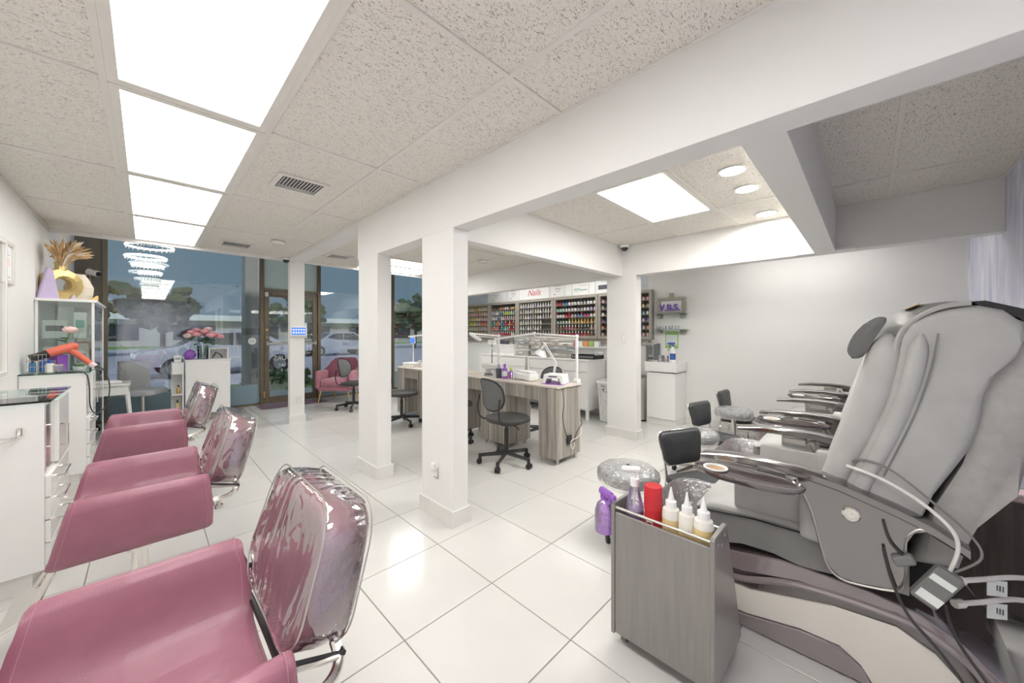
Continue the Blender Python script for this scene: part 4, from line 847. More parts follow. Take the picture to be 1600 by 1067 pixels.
def smoke(x, y, label):
    t = thing('smoke_detector', label, 'smoke detector', (x, y, HC), 0, 'smoke detectors'); m = MB(); m.lathe([(.075, .0), (.075, -.012), (.06, -.03), (.03, -.036), (.001, -.036)], 20); m.build('housing', 'base_tile', t); m = MB(); m.lathe([(.066, -.014), (.068, -.020), (.060, -.024)], 20, cap=False); m.build('grille', 'tbar', t)
smoke(1.085, 4.92, 'smoke detector above the thin pillar side of the ceiling'); smoke(3.52, 4.08, 'smoke detector over the nail desks')
def dome(x, y, z, label):
    t = thing('dome_camera', label, 'camera', (x, y, z), 0, 'dome cameras'); m = MB(); m.lathe([(.055, 0), (.055, -.025), (.045, -.035)], 18); m.build('base', 'white_plastic', t); m = MB(); m.ell((0, 0, -.034), (.042, .042, .042), 16, 6, z0=-1., z1=.0); m.build('dome', 'car_glass', t)
dome(4.10, 2.12, HC, 'dome camera in the corner of the pedicure ceiling by the square pillar'); dome(1.40, 5.90, HC-.0, 'dome camera beside the thin pillar near the storefront')
for k, (x, y, lb) in enumerate(((2.734, .646, 'nearest of three'), (3.149, .648, 'middle of three'), (3.923, .657, 'farthest of three'))):
    t = thing('downlight', 'round recessed downlight by the square light panel, '+lb, 'light', (x, y, HC), 0, 'round downlights'); m = MB(); m.lathe([(.075, .006), (.088, .0), (.088, -.004), (.07, -.004), (.068, .006)], 24, cap=False); m.build('trim_ring', 'white_plastic', t); m = MB(); m.cyl((0, 0, .0045), (0, 0, .0015), .072, n=24); m.build('lens', 'downlight', t)
rw = MB(); rw.bb(4.15, 4.169, .08, .47, 2.0, 2.022, bev=.002); o = rw.build('cable_raceway', 'white_plastic'); tag(o, 'short white cable raceway on the beam edge by the cross beam', 'raceway')
# ================================================================ POLISH WALL (right wall, X = 5.5)
RE = [6.95, 6.08, 5.20, 4.25, 3.29, 2.35]; RZ0, RZ1 = 1.20, 1.965; RD = .085
rack_nm = ['farthest rack', 'rack left of script sign', 'rack under script sign', 'rack of black-topped bottles', 'rack behind square pillar']
rows_nm = ['bottom', 'fifth', 'fourth', 'third', 'second', 'top']
ordn = ['first', 'second', 'third', 'fourth', 'fifth', 'sixth', 'seventh', 'eighth', 'ninth', 'tenth', 'eleventh', 'twelfth', 'thirteenth', 'fourteenth', 'fifteenth']
PC = {'cream': (.80, .70, .50), 'tan': (.66, .47, .36), 'yellow': (.80, .66, .08), 'lime': (.62, .76, .10), 'coral': (.80, .30, .20), 'orange': (.80, .36, .06), 'brown': (.25, .12, .06), 'pink': (.80, .42, .50), 'rose': (.62, .10, .22), 'red': (.60, .04, .05), 'lilac': (.58, .50, .74), 'teal': (.06, .50, .52), 'blue': (.10, .24, .50), 'white': (.86, .85, .82), 'grey': (.48, .48, .48), 'black': (.03, .03, .035), 'gold': (.72, .52, .16), 'mint': (.50, .74, .62), 'purple': (.30, .16, .46), 'cyan': (.16, .55, .72)}
for k, v in PC.items(): mat('polish_'+k, v, .2, var=.03)
bm_cache = {}
def polish_mesh(body, cap, big):
    key = (body, cap, big)
    if key not in bm_cache:
        m = MB()
        if big:
            m.box((0, 0, .026), (.040, .032, .052), bev=.004); m.mi = 1; m.box((0, 0, .073), (.026, .024, .038), bev=.003)
        else:
            m.lathe([(.017, 0), (.018, .004), (.018, .040), (.012, .048)], 10); m.mi = 1; m.lathe([(.0105, .047), (.0115, .05), (.0095, .088), (.006, .092)], 10)
        o = m.build('polish_bottle', ['polish_'+body, 'polish_'+cap]); bm_cache[key] = o.data; bpy.data.objects.remove(o)
    return bm_cache[key]
PAL = [ # rack by rack, bottom row first
 [['pink', 'red', 'cream', 'tan'], ['cream', 'mint', 'tan', 'lilac', 'cream'], ['lime', 'lime', 'cream', 'tan', 'coral', 'coral', 'orange'], ['tan', 'yellow', 'cream', 'pink', 'mint'], ['tan', 'pink', 'coral', 'tan', 'cream'], ['cream', 'gold', 'cream', 'cream']],
 [['pink', 'rose', 'red', 'white'], ['coral', 'pink', 'red', 'teal', 'mint', 'rose', 'red', 'pink'], ['teal', 'orange', 'tan', 'blue', 'red', 'gold', 'red', 'coral'], ['white', 'blue', 'white', 'pink', 'grey', 'pink'], ['lilac', 'white', 'blue', 'lime', 'lime', 'mint', 'brown'], ['brown', 'black', 'orange', 'coral', 'white', 'brown', 'gold', 'orange']],
 [['white', 'grey'], ['white', 'white', 'grey'], ['white', 'cream', 'white'], ['white', 'tan', 'lilac', 'white', 'grey'], ['white', 'white', 'cream', 'grey'], ['white', 'lilac', 'white', 'white']],
 [['red', 'red', 'rose', 'red', 'brown'], ['brown', 'rose', 'brown', 'black', 'tan'], ['mint', 'white', 'gold', 'gold', 'orange', 'gold'], ['white', 'red', 'grey', 'blue', 'rose', 'white'], ['mint', 'white', 'white', 'grey', 'white', 'lilac'], ['red', 'blue', 'white', 'white', 'grey', 'white', 'white']],
 [['tan', 'pink'], ['lilac', 'coral'], ['purple', 'lilac'], ['cyan', 'white'], ['grey', 'gold'], ['pink', 'pink']]]
for u in range(5):
    y1, y0 = RE[u]-.004, RE[u+1]+.004; t = thing('polish_rack', 'grey wood polish '+rack_nm[u]+' on the right wall', 'rack', (XR, y0, RZ0), 0, 'nail polish racks'); D = y1-y0; H = RZ1-RZ0; ST = .045
    MB().bb(-.012, -.001, .003, D-.003, .003, H-.003).build('back_panel', 'rack_back', t)
    for a in (0, D-ST): MB().bb(-RD-.006, -.001, a, a+ST, 0, H, bev=.002).build('stile', 'rack_wood', t)
    MB().bb(-RD-.005, -.001, ST, D-ST, H-.045, H, bev=.002).build('top_rail', 'rack_wood', t); MB().bb(-RD-.005, -.001, ST, D-ST, 0, .05, bev=.002).build('bottom_rail', 'rack_wood', t)
    rp = (H-.095)/6
    for r_ in range(6):
        z = .05+r_*rp
        if r_: MB().bb(-RD, -.013, ST, D-ST, z-.006, z, bev=.001).build('shelf', 'rack_wood', t)
        MB().bb(-RD-.002, -RD+.002, ST, D-ST, z+.016, z+.021).build('guard_rail', 'steel', t)
        big = u >= 3; n = 13 if not big else 13; pal = PAL[u][r_]; usable = D-2*ST
        cnt = n
        for k in range(n):           # k counts from the photo's left (large Y)
            if u == 2 and r_ in (1, 2) and k > (8 if r_ == 2 else 8): continue
            if u == 4 and not (k == 0 or k >= 11): continue
            if u == 0 and k < 1: continue
            body = pal[min(len(pal)-1, int(k*len(pal)/n))] if u < 2 or u == 3 else pal[(k*7+r_*3) % len(pal)]
            cap = ['white', 'white', 'white', 'black', 'black'][u]
            if u == 0: cap = body if r_ in (2, 5) else 'cream'
            if u == 1 and r_ in (5,): cap = 'black'
            if u == 1 and r_ in (2, 1): cap = 'white' if k % 2 else body
            if u == 3 and r_ in (0, 1): cap = 'white'
            if u == 3 and r_ == 3: cap = 'black' if k % 4 else 'red'
            if u == 3 and r_ == 2: cap = 'gold' if k > 3 else 'black'
            if u == 4: cap = 'black'
            o = bpy.data.objects.new('polish_bottle', polish_mesh(body, cap, big and not (u == 3 and r_ in (0, 1, 2)))); C.objects.link(o)
            o.location = (XR-RD*.55, y1-ST-usable*(k+.5)/n+random.uniform(-.004, .004), RZ0+z+.0005); o.rotation_euler = (0, 0, random.uniform(-.3, .3))
            tag(o, '%s polish bottle, %s cap, %s from left, %s row, %s' % (body, cap, ordn[k], rows_nm[r_], rack_nm[u]), 'polish bottle', 'polish bottles on the racks')
# wood rail below the racks
o = MB().bb(XR-.02, XR-.001, 2.40, 6.95, 1.10, 1.195).build('wall_board', 'wall_wood'); tag(o, 'grey wood strip on the wall under the polish racks', 'board')
# posters above the racks
def poster(x0, x1, label, m_='paper', z0=1.985, z1=2.235, marks=(), board=False):
    ya, yb = Px(x1, 460, XR).y, Px(x0, 460, XR).y
    t = thing('poster', label, 'poster', (XR, ya, z0), 0, 'signs above the polish racks'); W = yb-ya; H = z1-z0
    MB().bb(-.008, -.001, 0, W, 0, H).build('sheet', m_, t)
    m = MB()
    for q in ((0, .006, 0, H), (W-.006, W, 0, H), (.006, W-.006, 0, .006), (.006, W-.006, H-.006, H)): m.bb(-.011, -.008, q[0], q[1], q[2], q[3])
    m.build('edge', 'tbar', t)
    for a, b, c, d, mm in marks: MB().bb(-.0095, -.0085, W*(1-b), W*(1-a), H*c, H*d).build('print', mm, t)
    return t, W, H
lines = [(.3, .8, .80, .84, 'ink_grey'), (.35, .75, .62, .67, 'ink_grey'), (.35, .75, .54, .57, 'ink_grey'), (.4, .7, .40, .44, 'ink_grey'), (.3, .36, .18, .26, 'ink')]
poster(728, 763, 'plain blue-grey board at the far left of the signs', 'paper_blue'); poster(764, 785.5, 'printed notice beside the blue-grey board', 'paper', marks=lines); poster(787, 793, 'narrow blank panel between the two printed notices'); poster(794, 810.5, 'printed notice left of the script sign', marks=lines)
t, W_, H_ = poster(812, 859, 'white board with the red script sign above the racks')
text('script_lettering', 'Nails', .17, 'ink_red', (-.012, W_*.5, H_*.5), (R(90), 0, R(-90)), t, depth=.001, shear=.35)
poster(860, 882, 'printed notice right of the script sign', marks=lines); poster(883.5, 894, 'narrow blank panel right of the script sign')
poster(895, 920, 'large printed notice above the black-topped bottles', marks=[(.1, .9, .85, .89, 'ink_grey'), (.4, .9, .66, .69, 'ink_grey'), (.1, .5, .40, .46, 'teal_plastic'), (.1, .5, .28, .32, 'ink_grey'), (.5, .9, .3, .4, 'ink_grey')]); poster(921.5, 930, 'narrow blank panel by the square pillar')
poster(931, 960, 'sign with a dark block print beside the square pillar', marks=[(.15, .85, .25, .55, 'ink'), (.3, .8, .78, .82, 'ink_grey'), (.35, .42, .88, .98, 'ink'), (.48, .55, .88, .98, 'ink')])
poster(996, 1012, 'pale notice above the rack right of the square pillar', 'paper_blue', 1.99, 2.26, marks=[(.2, .8, .8, .84, 'ink_grey'), (.2, .5, .62, .66, 'ink_grey'), (.2, .8, .2, .23, 'ink_grey')])
# ---- hutch, sideboards
hu = thing('wall_hutch', 'long white ledge unit under the polish racks', 'shelf', (5.12, 2.62, 0)); m = MB(); m.bb(0, .375, 0, 4.2, 0, 1.05, bev=.003); m.build('body', 'white_lam', hu); m = MB(); m.bb(-.03, .378, -.01, 4.21, 1.05, 1.072, bev=.003); m.build('ledge', 'white_lam', hu)
def sideboard(y0, y1, label):
    t = thing('sideboard', label, 'cabinet', (4.60, y0, 0), 0, 'white sideboards'); D = y1-y0
    m = MB(); m.bb(0.0, .50, 0, D, .875, .90, bev=.003); m.build('worktop', 'white_lam', t); m = MB(); m.bb(.02, .49, .015, D-.015, .14, .875); m.build('body', 'white_lam', t)
    for k in range(2):
        a = .056+k*(D-.106)/2; d = MB().bb(.004, .0195, a, a+(D-.114)/2, .16, .70, bev=.002).build('door', 'white_lam', t); m = MB(); m.cyl((.004, a+(.06 if k else (D-.114)/2-.06), .5), (-.012, a+(.06 if k else (D-.114)/2-.06), .5), .01); m.build('knob', 'steel', d)
        MB().bb(.004, .0195, a, a+(D-.114)/2, .715, .86, bev=.002).build('drawer', 'white_lam', t)
    for x, y in ((-.0, .013), (.452, .013), (-.0, D-.053), (.452, D-.053)): MB().bb(x, x+.04, y, y+.04, 0, .875).build('leg', 'white_lam', t)
    return t
sideboard(2.95, 4.18, 'white sideboard beside the laundry basket behind the near desk'); sideboard(4.22, 5.45, 'white sideboard farther along behind the nail desks')
bk = thing('laundry_basket', 'white perforated laundry basket beside the square pillar', 'basket', (4.83, 2.70, 0)); rings = []
m = MB()
for z, s_ in ((.02, .80), (.56, 1.0)):
    ring = [(a*s_, b*s_, z) for a, b in roundrect(.36, .32, .06, 4)]; m = MB(); m.tube(ring+[ring[0]], .012, 5); m.build('hoop', 'white_plastic', bk)
m = MB(); ring = [(a*1.05, b*1.05, .58) for a, b in roundrect(.36, .32, .06, 4)]; m.tube(ring+[ring[0]], .016, 6); m.build('rim', 'white_plastic', bk)
m = MB(); P0 = roundrect(.36, .32, .06, 8); NP = len(P0)
for k in range(0, NP):
    a, b = P0[k]; a2, b2 = P0[(k+3) % NP]
    m.tube([(a*.8, b*.8, .03), ((a+a2)/2*.9, (b+b2)/2*.9, .29), (a2, b2, .56)], .006, 4); m.tube([(a2*.8, b2*.8, .03), ((a+a2)/2*.9, (b+b2)/2*.9, .29), (a, b, .56)], .006, 4)
for z in (.1, .18, .26, .34, .42, .5):
    s_ = .8+.2*(z-.02)/.54; q = [(a*s_, b*s_, z) for a, b in P0]; m.tube(q+[q[0]], .006, 4)
o = m.build('lattice', 'white_plastic', bk); o['kind'] = 'stuff'; m = MB(); m.prism([(a*.78, b*.78) for a, b in P0], 'z', .004, .02); m.build('floor_plate', 'teal_plastic', bk); m = MB(); m.prism([(a*.85, b*.85) for a, b in P0], 'z', .03, .40, bev=.03); m.build('laundry', 'towel', bk)
# storage bins, trays, boxes
for i in range(3):
    for j in range(3):
        t = thing('storage_drawer', 'clear plastic storage drawer, %s column, %s level, on the sideboard' % (['left', 'middle', 'right'][i], ['lowest', 'middle', 'upper'][j]), 'storage box', (4.72, 4.62-i*.40, .902+j*.11), 0, 'clear storage drawers'); m = MB(); m.bb(0, .28, -.36, 0, 0, .104, bev=.006); m.build('shell', 'bin_clear', t); m = MB(); m.bb(.02, .25, -.34, -.02, .012, .07, bev=.01); m.build('contents', ['storage', 'milky', 'cream_ceramic', 'storage', 'towel_grey'][(i+2*j) % 5], t); m = MB(); m.bb(-.008, 0, -.22, -.14, .04, .06); m.build('pull', 'white_plastic', t)
tr = thing('mesh_tray', 'black patterned tray on the sideboard near the square pillar', 'tray', (4.86, 3.08, .901)); m = MB()
for q in ((-.15, -.14, -.14, .26), (.14, .15, -.14, .26), (-.14, .14, -.14, -.13), (-.14, .14, .25, .26)): m.bb(*q, 0, .06)
m.build('sides', 'black_plastic', tr); MB().bb(-.14, .14, -.13, .25, 0, .008).build('bottom', 'black_plastic', tr); m = MB()
for k in range(12): m.bb(-.152, -.1505, -.13+k*.032, -.115+k*.032, .02, .045)
o = m.build('pattern', 'ink_grey', tr); o['kind'] = 'stuff'
carton((4.95, 2.99, .901), (.10, .09, .10), 'paper', 'white carton at the end of the sideboard by the square pillar', R(90), 'ink_grey', None)
for k in range(8):
    y = 3.20+k*.105; carton((5.25, y, 1.073), (.085, .06, .085), ['paper', 'ink_green', 'orange', 'paper', 'coral', 'paper', 'gold', 'paper'][k], '%s small carton, %s from the square pillar on the white ledge' % (['white', 'green', 'orange', 'white', 'coral', 'white', 'gold', 'white'][k], ordn[k]), R(90), ['ink_green', 'paper', 'red_plastic', 'coral', 'paper', 'ink', 'paper', 'orange'][k], 'cartons on the white ledge')
for k in range(14):
    y = 4.15+k*.075; bottle((5.25, y, 1.073), .022, .10+.02*(k % 3), ['gold', 'yellow_liquid', 'orange', 'ink', 'milky'][k % 5 if k < 8 else 3], 'ink' if k % 2 else 'white_plastic', '%s bottle on the white ledge, %s along from the cartons' % (['gold', 'amber', 'orange', 'black', 'cream'][k % 5 if k < 8 else 3], ordn[k]), 'bottles on the white ledge')
for k in range(4): carton((5.25, 5.35+k*.16, 1.073), (.10, .08, .08), 'ink' if k < 2 else 'paper', '%s display box on the far ledge, %s from the bottles' % ('black' if k < 2 else 'white', ordn[k]), R(90), 'paper' if k < 2 else 'ink', 'display boxes on the far ledge')
# ---- wash corner right of the square pillar
sk = thing('sink_cabinet', 'white wash sink cabinet on a tiled plinth by the right wall', 'sink', (5.10, 1.885, 0)); D = .42
MB().bb(.02, .39, .0, D, 0, .085).build('plinth', 'base_tile', sk); m = MB(); m.bb(.01, .39, .008, D-.008, .085, .735, bev=.002); m.build('cabinet', 'white_lam', sk); m = MB(); m.bb(.0, .009, .012, D-.012, .09, .735, bev=.002); m.build('door', 'white_lam', sk)
m = MB()
for q in ((-.02, .395, -.012, .03), (-.02, .395, D-.03, D+.012), (-.02, .03, .03, D-.03), (.33, .395, .03, D-.03)): m.bb(*q, .75, .888, bev=.004)
m.bb(.03, .33, .03, D-.03, .75, .78); m.build('basin', 'white_lam', sk)
m = MB(); m.tube(smoothpath([(.36, D/2, .888), (.36, D/2, 1.02), (.30, D/2, 1.06), (.24, D/2, 1.03)], 5), .011, 8); m.cyl((.36, D/2-.06, .888), (.36, D/2-.06, .93), .012); m.build('faucet', 'chrome', sk)
ZK = .889
cp = thing('steel_cup', 'brushed steel cup on the wash sink edge', 'cup', (5.115, 2.24, ZK)); m = MB(); m.lathe([(.028, 0), (.03, .10), (.027, .10), (.025, .008)], 16); m.build('cup_body', 'steel', cp); m = MB(); m.lathe([(.0305, .03), (.031, .035), (.031, .06), (.0305, .065)], 16, cap=False); m.build('band', 'ink', cp)
for k, y in enumerate((2.10, 2.02)):
    jg = thing('glass_jar', ['left', 'right'][k]+' clear glass jar on the wash sink', 'jar', (5.10+.01, y, ZK)); m = MB(); m.lathe([(.03, 0), (.036, .01), (.036, .09), (.03, .10), (.027, .09), (.027, .01)], 16, cap=False); m.build('glass', 'bottle_clear', jg); m = MB(); m.lathe([(.026, .008), (.026, .05)], 14); m.build('contents', 'milky', jg)
def spray(loc, rz, body, trig, label, r=.035, h=.22, lab=None):
    t = thing('spray_bottle', label, 'spray bottle', loc, rz); m = MB(); m.lathe([(r*.95, 0), (r, .01), (r, h*.5), (r*.75, h*.68), (r*.36, h*.78), (r*.36, h*.84)], 16); b = m.build('body', body, t)
    m = MB(); m.cyl((0, 0, h*.82), (0, 0, h*.90), r*.45, n=12); m.box((.012, 0, h*.97), (.085, .028, .032), bev=.008); m.box((.062, 0, h*.97), (.02, .02, .022), bev=.004); m.tube([(.028, 0, h*.93), (.044, 0, h*.84), (.036, 0, h*.74)], .006, 6); m.build('trigger_head', trig, t)
    if lab: m = MB(); m.lathe([(r*1.01, h*.15), (r*1.015, h*.16), (r*1.015, h*.46), (r*1.01, h*.47)], 16, cap=False); m.build('label', lab, b)
    return t
spray((5.13, 1.935, ZK), R(110), 'white_plastic', 'blue_plastic', 'white spray bottle with a blue trigger on the wash sink', .036, .27, 'blue_plastic')
def gshelf(z, label):
    t = thing('glass_shelf', label, 'shelf', (XR, 1.84, z), 0, 'glass wall shelves'); MB().bb(-.17, -.003, 0, .47, 0, .008, bev=.001).build('glass', 'green_glass', t, smooth=0)
    for y in (.04, .38): MB().bb(-.07, -.001, y, y+.07, -.05, -.001, bev=.004).build('bracket', 'rack_wood', t)
gshelf(1.575, 'upper glass wall shelf carrying the lettered sign'); gshelf(1.345, 'lower glass wall shelf with clear glasses')
sg = thing('lettered_sign', 'grey wooden framed sign with purple letters on the upper glass shelf', 'sign', (XR-.06, 1.87, 1.584)); m = MB()
for q in ((0, .40, 0, .03), (0, .40, .19, .235), (0, .05, .03, .19), (.35, .40, .03, .19)): m.bb(-.03, .02, q[0], q[1], q[2], q[3], bev=.008)
m.build('frame', 'rack_wood', sg); m = MB(); m.bb(-.02, .012, .17, .23, .235, .30, bev=.004); m.build('knob', 'rack_wood', sg); MB().bb(-.012, .0, .05, .35, .03, .19).build('panel', 'paper', sg); text('lettering', 'V.B.S.', .13, 'ink_purple', (-.04, .215, .085), (R(90), 0, R(-90)), sg, depth=.008, offset=.003)
for k in range(4):
    jg = thing('tumbler', '%s clear tumbler from the left on the lower glass shelf' % ordn[k], 'glass', (XR-.09, 2.25-k*.09, 1.354), 0, 'tumblers'); m = MB(); m.lathe([(.024, 0), (.03, .055), (.028, .055), (.022, .005)], 12, cap=False); m.build('glass', 'bottle_clear', jg)
ya = Px(1060, 530, XR).y; pg_ = thing('green_notice', 'green-bordered notice on the wall above the wash sink', 'notice', (XR, ya, 1.07)); MB().bb(-.005, -.001, 0, .19, 0, .25).build('border', 'ink_green', pg_); MB().bb(-.007, -.005, .015, .175, .05, .20).build('sheet', 'paper', pg_)
for k in range(5): MB().bb(-.0082, -.0072, .03, .16, .065+k*.026, .073+k*.026).build('print', 'paper_blue', pg_)
tb_ = thing('waste_bin', 'slim grey steel bin between the square pillar and the sink', 'bin', (5.22, 2.43, 0)); m = MB(); m.lathe([(.10, .015), (.105, .02), (.105, .58), (.10, .60)], 20); m.build('bin_body', 'steel', tb_); m = MB(); m.lathe([(.108, .60), (.108, .64), (.06, .67), (.001, .675)], 20); m.build('lid', 'steel', tb_); m = MB(); m.lathe([(.11, 0), (.11, .02), (.10, .02)], 20); m.build('base_ring', 'black_plastic', tb_); m = MB(); m.bb(-.16, -.10, -.03, .03, .0, .02, bev=.004); m.build('pedal', 'black_plastic', tb_)
for k, (y, mm) in enumerate(((2.42, 'towel_grey'), (2.30, 'towel_grey'))):
    t = thing('hanging_towel', ['grey towel hanging on the wall next to the square pillar', 'grey towel hanging on the wall just left of the sink jars'][k], 'towel', (XR, y, .74+.04*k), 0, 'hanging grey towels'); m = MB(); m.grid(lambda i, j: (-.02-.012*math.sin(i*1.7), -.05+.1*i/8, .0+.36*j/6), 9, 7, .006); m.build('cloth', mm, t, smooth=60); m = MB(); m.cyl((-.001, 0, .35), (-.04, 0, .36), .006, n=8); m.build('hook', 'white_plastic', t)
hp = thing('wall_hanger', 'white plastic hanger hooked under the rack right of the square pillar', 'hanger', (XR-.03, 2.42, 1.13)); m = MB(); m.tube([(0, -.10, 0), (0, 0, .07), (0, .10, 0), (0, -.10, 0)], .007, 6); m.tube([(0, 0, .07), (0, 0, .10), (.02, 0, .12)], .004, 6); m.build('bar', 'white_plastic', hp)
# ================================================================ PEDICURE CHAIRS (face +Y, backs to the lilac wall)
def pedicure_chair(label):
    t = thing('pedicure_chair', label, 'pedicure chair', (0, 0, 0), 0, 'grey massage pedicure chairs')
    # --- base shell
    W = .325; BY = .705
    body = [(-.40, 0), (-.37, .10), (-.30, .20), (-.22, .275), (-.12, .33), (0, .345), (.26, .345), (.40, .315), (.52, .30), (.52, 0)]
    m = MB(); m.prism(body, 'x', -W+.012, W-.012, bev=.01); base = m.build('base', 'plum_dark', t)
    for s in (-1, 1):
        x0, x1 = s*(W-.011), s*(W+.004)
        up = [(.50, .235), (.40, .245), (.20, .298), (-.07, .315), (-.18, .285), (-.26, .225), (-.345, .10), (-.36, .10), (-.30, .205), (-.22, .28), (-.12, .335), (0, .35), (.26, .35), (.40, .32), (.50, .305)]
        m = MB(); m.prism(up, 'x', x0, x1, bev=.004); m.build('upper_band', 'plum_gloss', base)
        pts = smoothpath([(s*(W+.004), .50, .205), (s*(W+.004), .40, .210), (s*(W+.004), .20, .277), (s*(W+.004), -.07, .295), (s*(W+.004), -.18, .264), (s*(W+.004), -.26, .197), (s*(W+.004), -.35, .04)], 5)
        m = MB(); m.tube(pts, .014, 8); m.build('ridge', 'plum_gloss', base)
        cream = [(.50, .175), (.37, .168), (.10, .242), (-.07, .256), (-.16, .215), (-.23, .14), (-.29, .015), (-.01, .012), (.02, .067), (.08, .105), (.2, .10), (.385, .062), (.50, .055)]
        m = MB(); m.prism(cream, 'x', x0, x1-s*.006, bev=.002); m.build('side_panel', 'floor_image_cream', base)  # image of the pale floor in the glossy base side, painted on as cream
        lo = [(.50, .052), (.385, .058), (.2, .096), (.08, .10), (.02, .062), (-.012, .006), (.50, .002)]
        m = MB(); m.prism(lo, 'x', x0, x1+s*.006, bev=.006); m.build('lower_band', 'plum_gloss', base)
    # --- foot basin
    m = MB(); rings = []
    for z, s_ in ((0, .86), (.06, .92), (.20, .97), (.30, 1.0), (.33, 1.03), (.345, 1.02), (.335, .96), (.25, .86), (.12, .74)):
        rings.append([Vector((a*s_, BY+b*s_, z)) for a, b in roundrect(.60, .36, .13, 6)])
    m.loft(rings); bs_ = m.build('foot_basin', 'plum_gloss', t, smooth=50)
    m = MB(); rings = []
    for z, s_ in ((.31, 1.03), (.352, 1.045), (.36, 1.0), (.33, .95), (.24, .85), (.135, .73)):
        rings.append([Vector((a*s_*(1+.02*mnoise.noise(Vector((a*30, b*30, z*20)))), BY+b*s_*(1+.02*mnoise.noise(Vector((b*30, a*30, z*20)))), z+.006*mnoise.noise(Vector((a*40, b*40, 3))))) for a, b in roundrect(.60, .36, .13, 8)])
    m.loft(rings, cap=False); m.build('plastic_liner', 'cling', bs_, smooth=60)
    # --- seat
    m = MB(); rings = []
    for x, e in ((-.315, .03), (-.31, .012), (-.295, 0), (0, -.004), (.295, 0), (.31, .012), (.315, .03)):
        rings.append([Vector((x, y, z)) for y, z in ((-.10, .37+e*.5), (.55-e, .34+e), (.60-e, .37+e*.5), (.615-e, .42), (.59-e, .475-e*.6), (.52, .50-e), (.15, .512-e), (-.10, .50-e))])
    m.loft(rings); seat = m.build('seat_cushion', 'grey_leather2', t, smooth=45)
    for s in (-1, 1):
        m = MB(); m.grid(lambda i, j: (s*(.322+.004*math.sin(i*1.3+j)), .10+.50*i/10-.0*j, (.498-.03*(i/10)**3)-(.135+.01*math.sin(i))*j/4), 11, 5, .004); m.build('side_skirt', 'grey_leather', seat, smooth=60)
        m = MB(); m.tube([(s*.329, .11, .492), (s*.329, .35, .488), (s*.329, .58, .462)], .003, 5); m.build('skirt_seam', 'dark_gap', seat)
    # --- arms
    top = [(.555, .738), (.45, .755), (.30, .763), (.19, .757), (.08, .739), (-.07, .694), (-.14, .667), (-.225, .618)]
    for s in (-1, 1):
        xo, xi = s*.378, s*.292
        m = MB(); rings = []
        for k, (y, z) in enumerate(top):
            th = .026+.012*min(1, k/3); e = .006; wi = xi if k < 6 else xi+s*.02*(k-5)
            if k == 0: th = .02
            rings.append([Vector((x, y, zz)) for x, zz in ((xo, z-th*.75), (xo, z-e), (xo-s*e*1.5, z), (wi+s*e*1.5, z), (wi, z-e), (wi, z-th*.75), (wi+s*.01, z-th), (xo-s*.01, z-th))])
        m.loft(rings); arm = m.build('armrest', 'espresso', t, smooth=45)
        pan = [(.21, .735), (.186, .673), (.158, .604), (.128, .47), (.108, .41), (.075, .385), (.03, .385), (-.058, .405), (-.080, .43), (-.088, .48), (-.088, .585), (-.105, .625), (-.135, .640), (-.215, .600), (-.14, .650), (-.07, .680), (.08, .722)]
        m = MB(); m.prism(pan, 'x', s*.352, s*.372, bev=.004); ap = m.build('arm_panel', 'espresso', t)
        m = MB(); q = [(s*.373, y, z) for y, z in pan[1:14]]; m.tube(smoothpath(q, 3), .004, 6); m.build('panel_trim', 'steel', ap)
        if s < 0:
            m = MB(); M_ = Euler((0, R(-90), 0)).to_matrix(); m.lathe([(.026, 0), (.026, .014), (.022, .018), (.012, .016), (.001, .018)], 20, (-.372, .046, .635), M_); m.build('round_button', 'chrome', ap)
        m = MB(); m.bb(min(s*.262, s*.35), max(s*.262, s*.35), -.06, .20, .47, .69, bev=.025, seg=3); m.bb(min(s*.266, s*.29), max(s*.266, s*.29), .15, .44, .50, .665, bev=.011, seg=2); m.build('inner_pad', 'grey_leather2', t)
        m = MB(); m.bb(min(s*.30, s*.36), max(s*.30, s*.36), .24, .34, .690, .718, bev=.003); m.tube([(s*.33, .22, .70), (s*.33, .20, .64)], .012, 6); m.build('tray_bracket', 'steel', arm)
    # --- manicure tray on the outer side of the near arm
    m = MB(); rings = []
    for z, s_ in ((.690, .90), (.700, .98), (.712, 1.0), (.716, .985), (.716, .955), (.709, .93), (.708, .5), (.708, .05)):
        rings.append([Vector((-.455+.078*s_*math.copysign(abs(math.cos(k*PI/16))**.85, math.cos(k*PI/16)), .36+.195*s_*math.copysign(abs(math.sin(k*PI/16))**.85, math.sin(k*PI/16)), z)) for k in range(32)])
    m.loft(rings); tr_ = m.build('manicure_tray', 'plum_dark', t, smooth=50)
    m = MB(); m.lathe([(.038, .709), (.047, .712), (.047, .717), (.040, .717), (.037, .7095)], 20, (-.455, .47, 0), cap=False); m.build('cup_ring', 'paper', tr_); m = MB(); m.lathe([(.038, .7092), (.02, .7096), (.001, .7098)], 16, (-.455, .47, 0)); m.build('cup_well', 'brown_bowl', tr_)
    # --- backrest
    front = [(.115, .50), (.085, .66), (.045, .78), (.005, .90), (-.035, 1.03), (-.062, 1.15), (-.075, 1.23), (-.082, 1.29)]
    crown = [(-.105, 1.335), (-.15, 1.365), (-.20, 1.38), (-.25, 1.382), (-.30, 1.365), (-.335, 1.325)]
    rear = [(-.338, 1.27), (-.325, 1.225), (-.285, 1.17), (-.262, 1.10), (-.252, 1.0), (-.235, .92), (-.20, .84), (-.155, .74), (-.125, .64), (-.06, .50)]
    prof = front+crown+rear; n0 = len(prof); cy_ = Vector((-.12, 1.0))
    m = MB(); rings = []
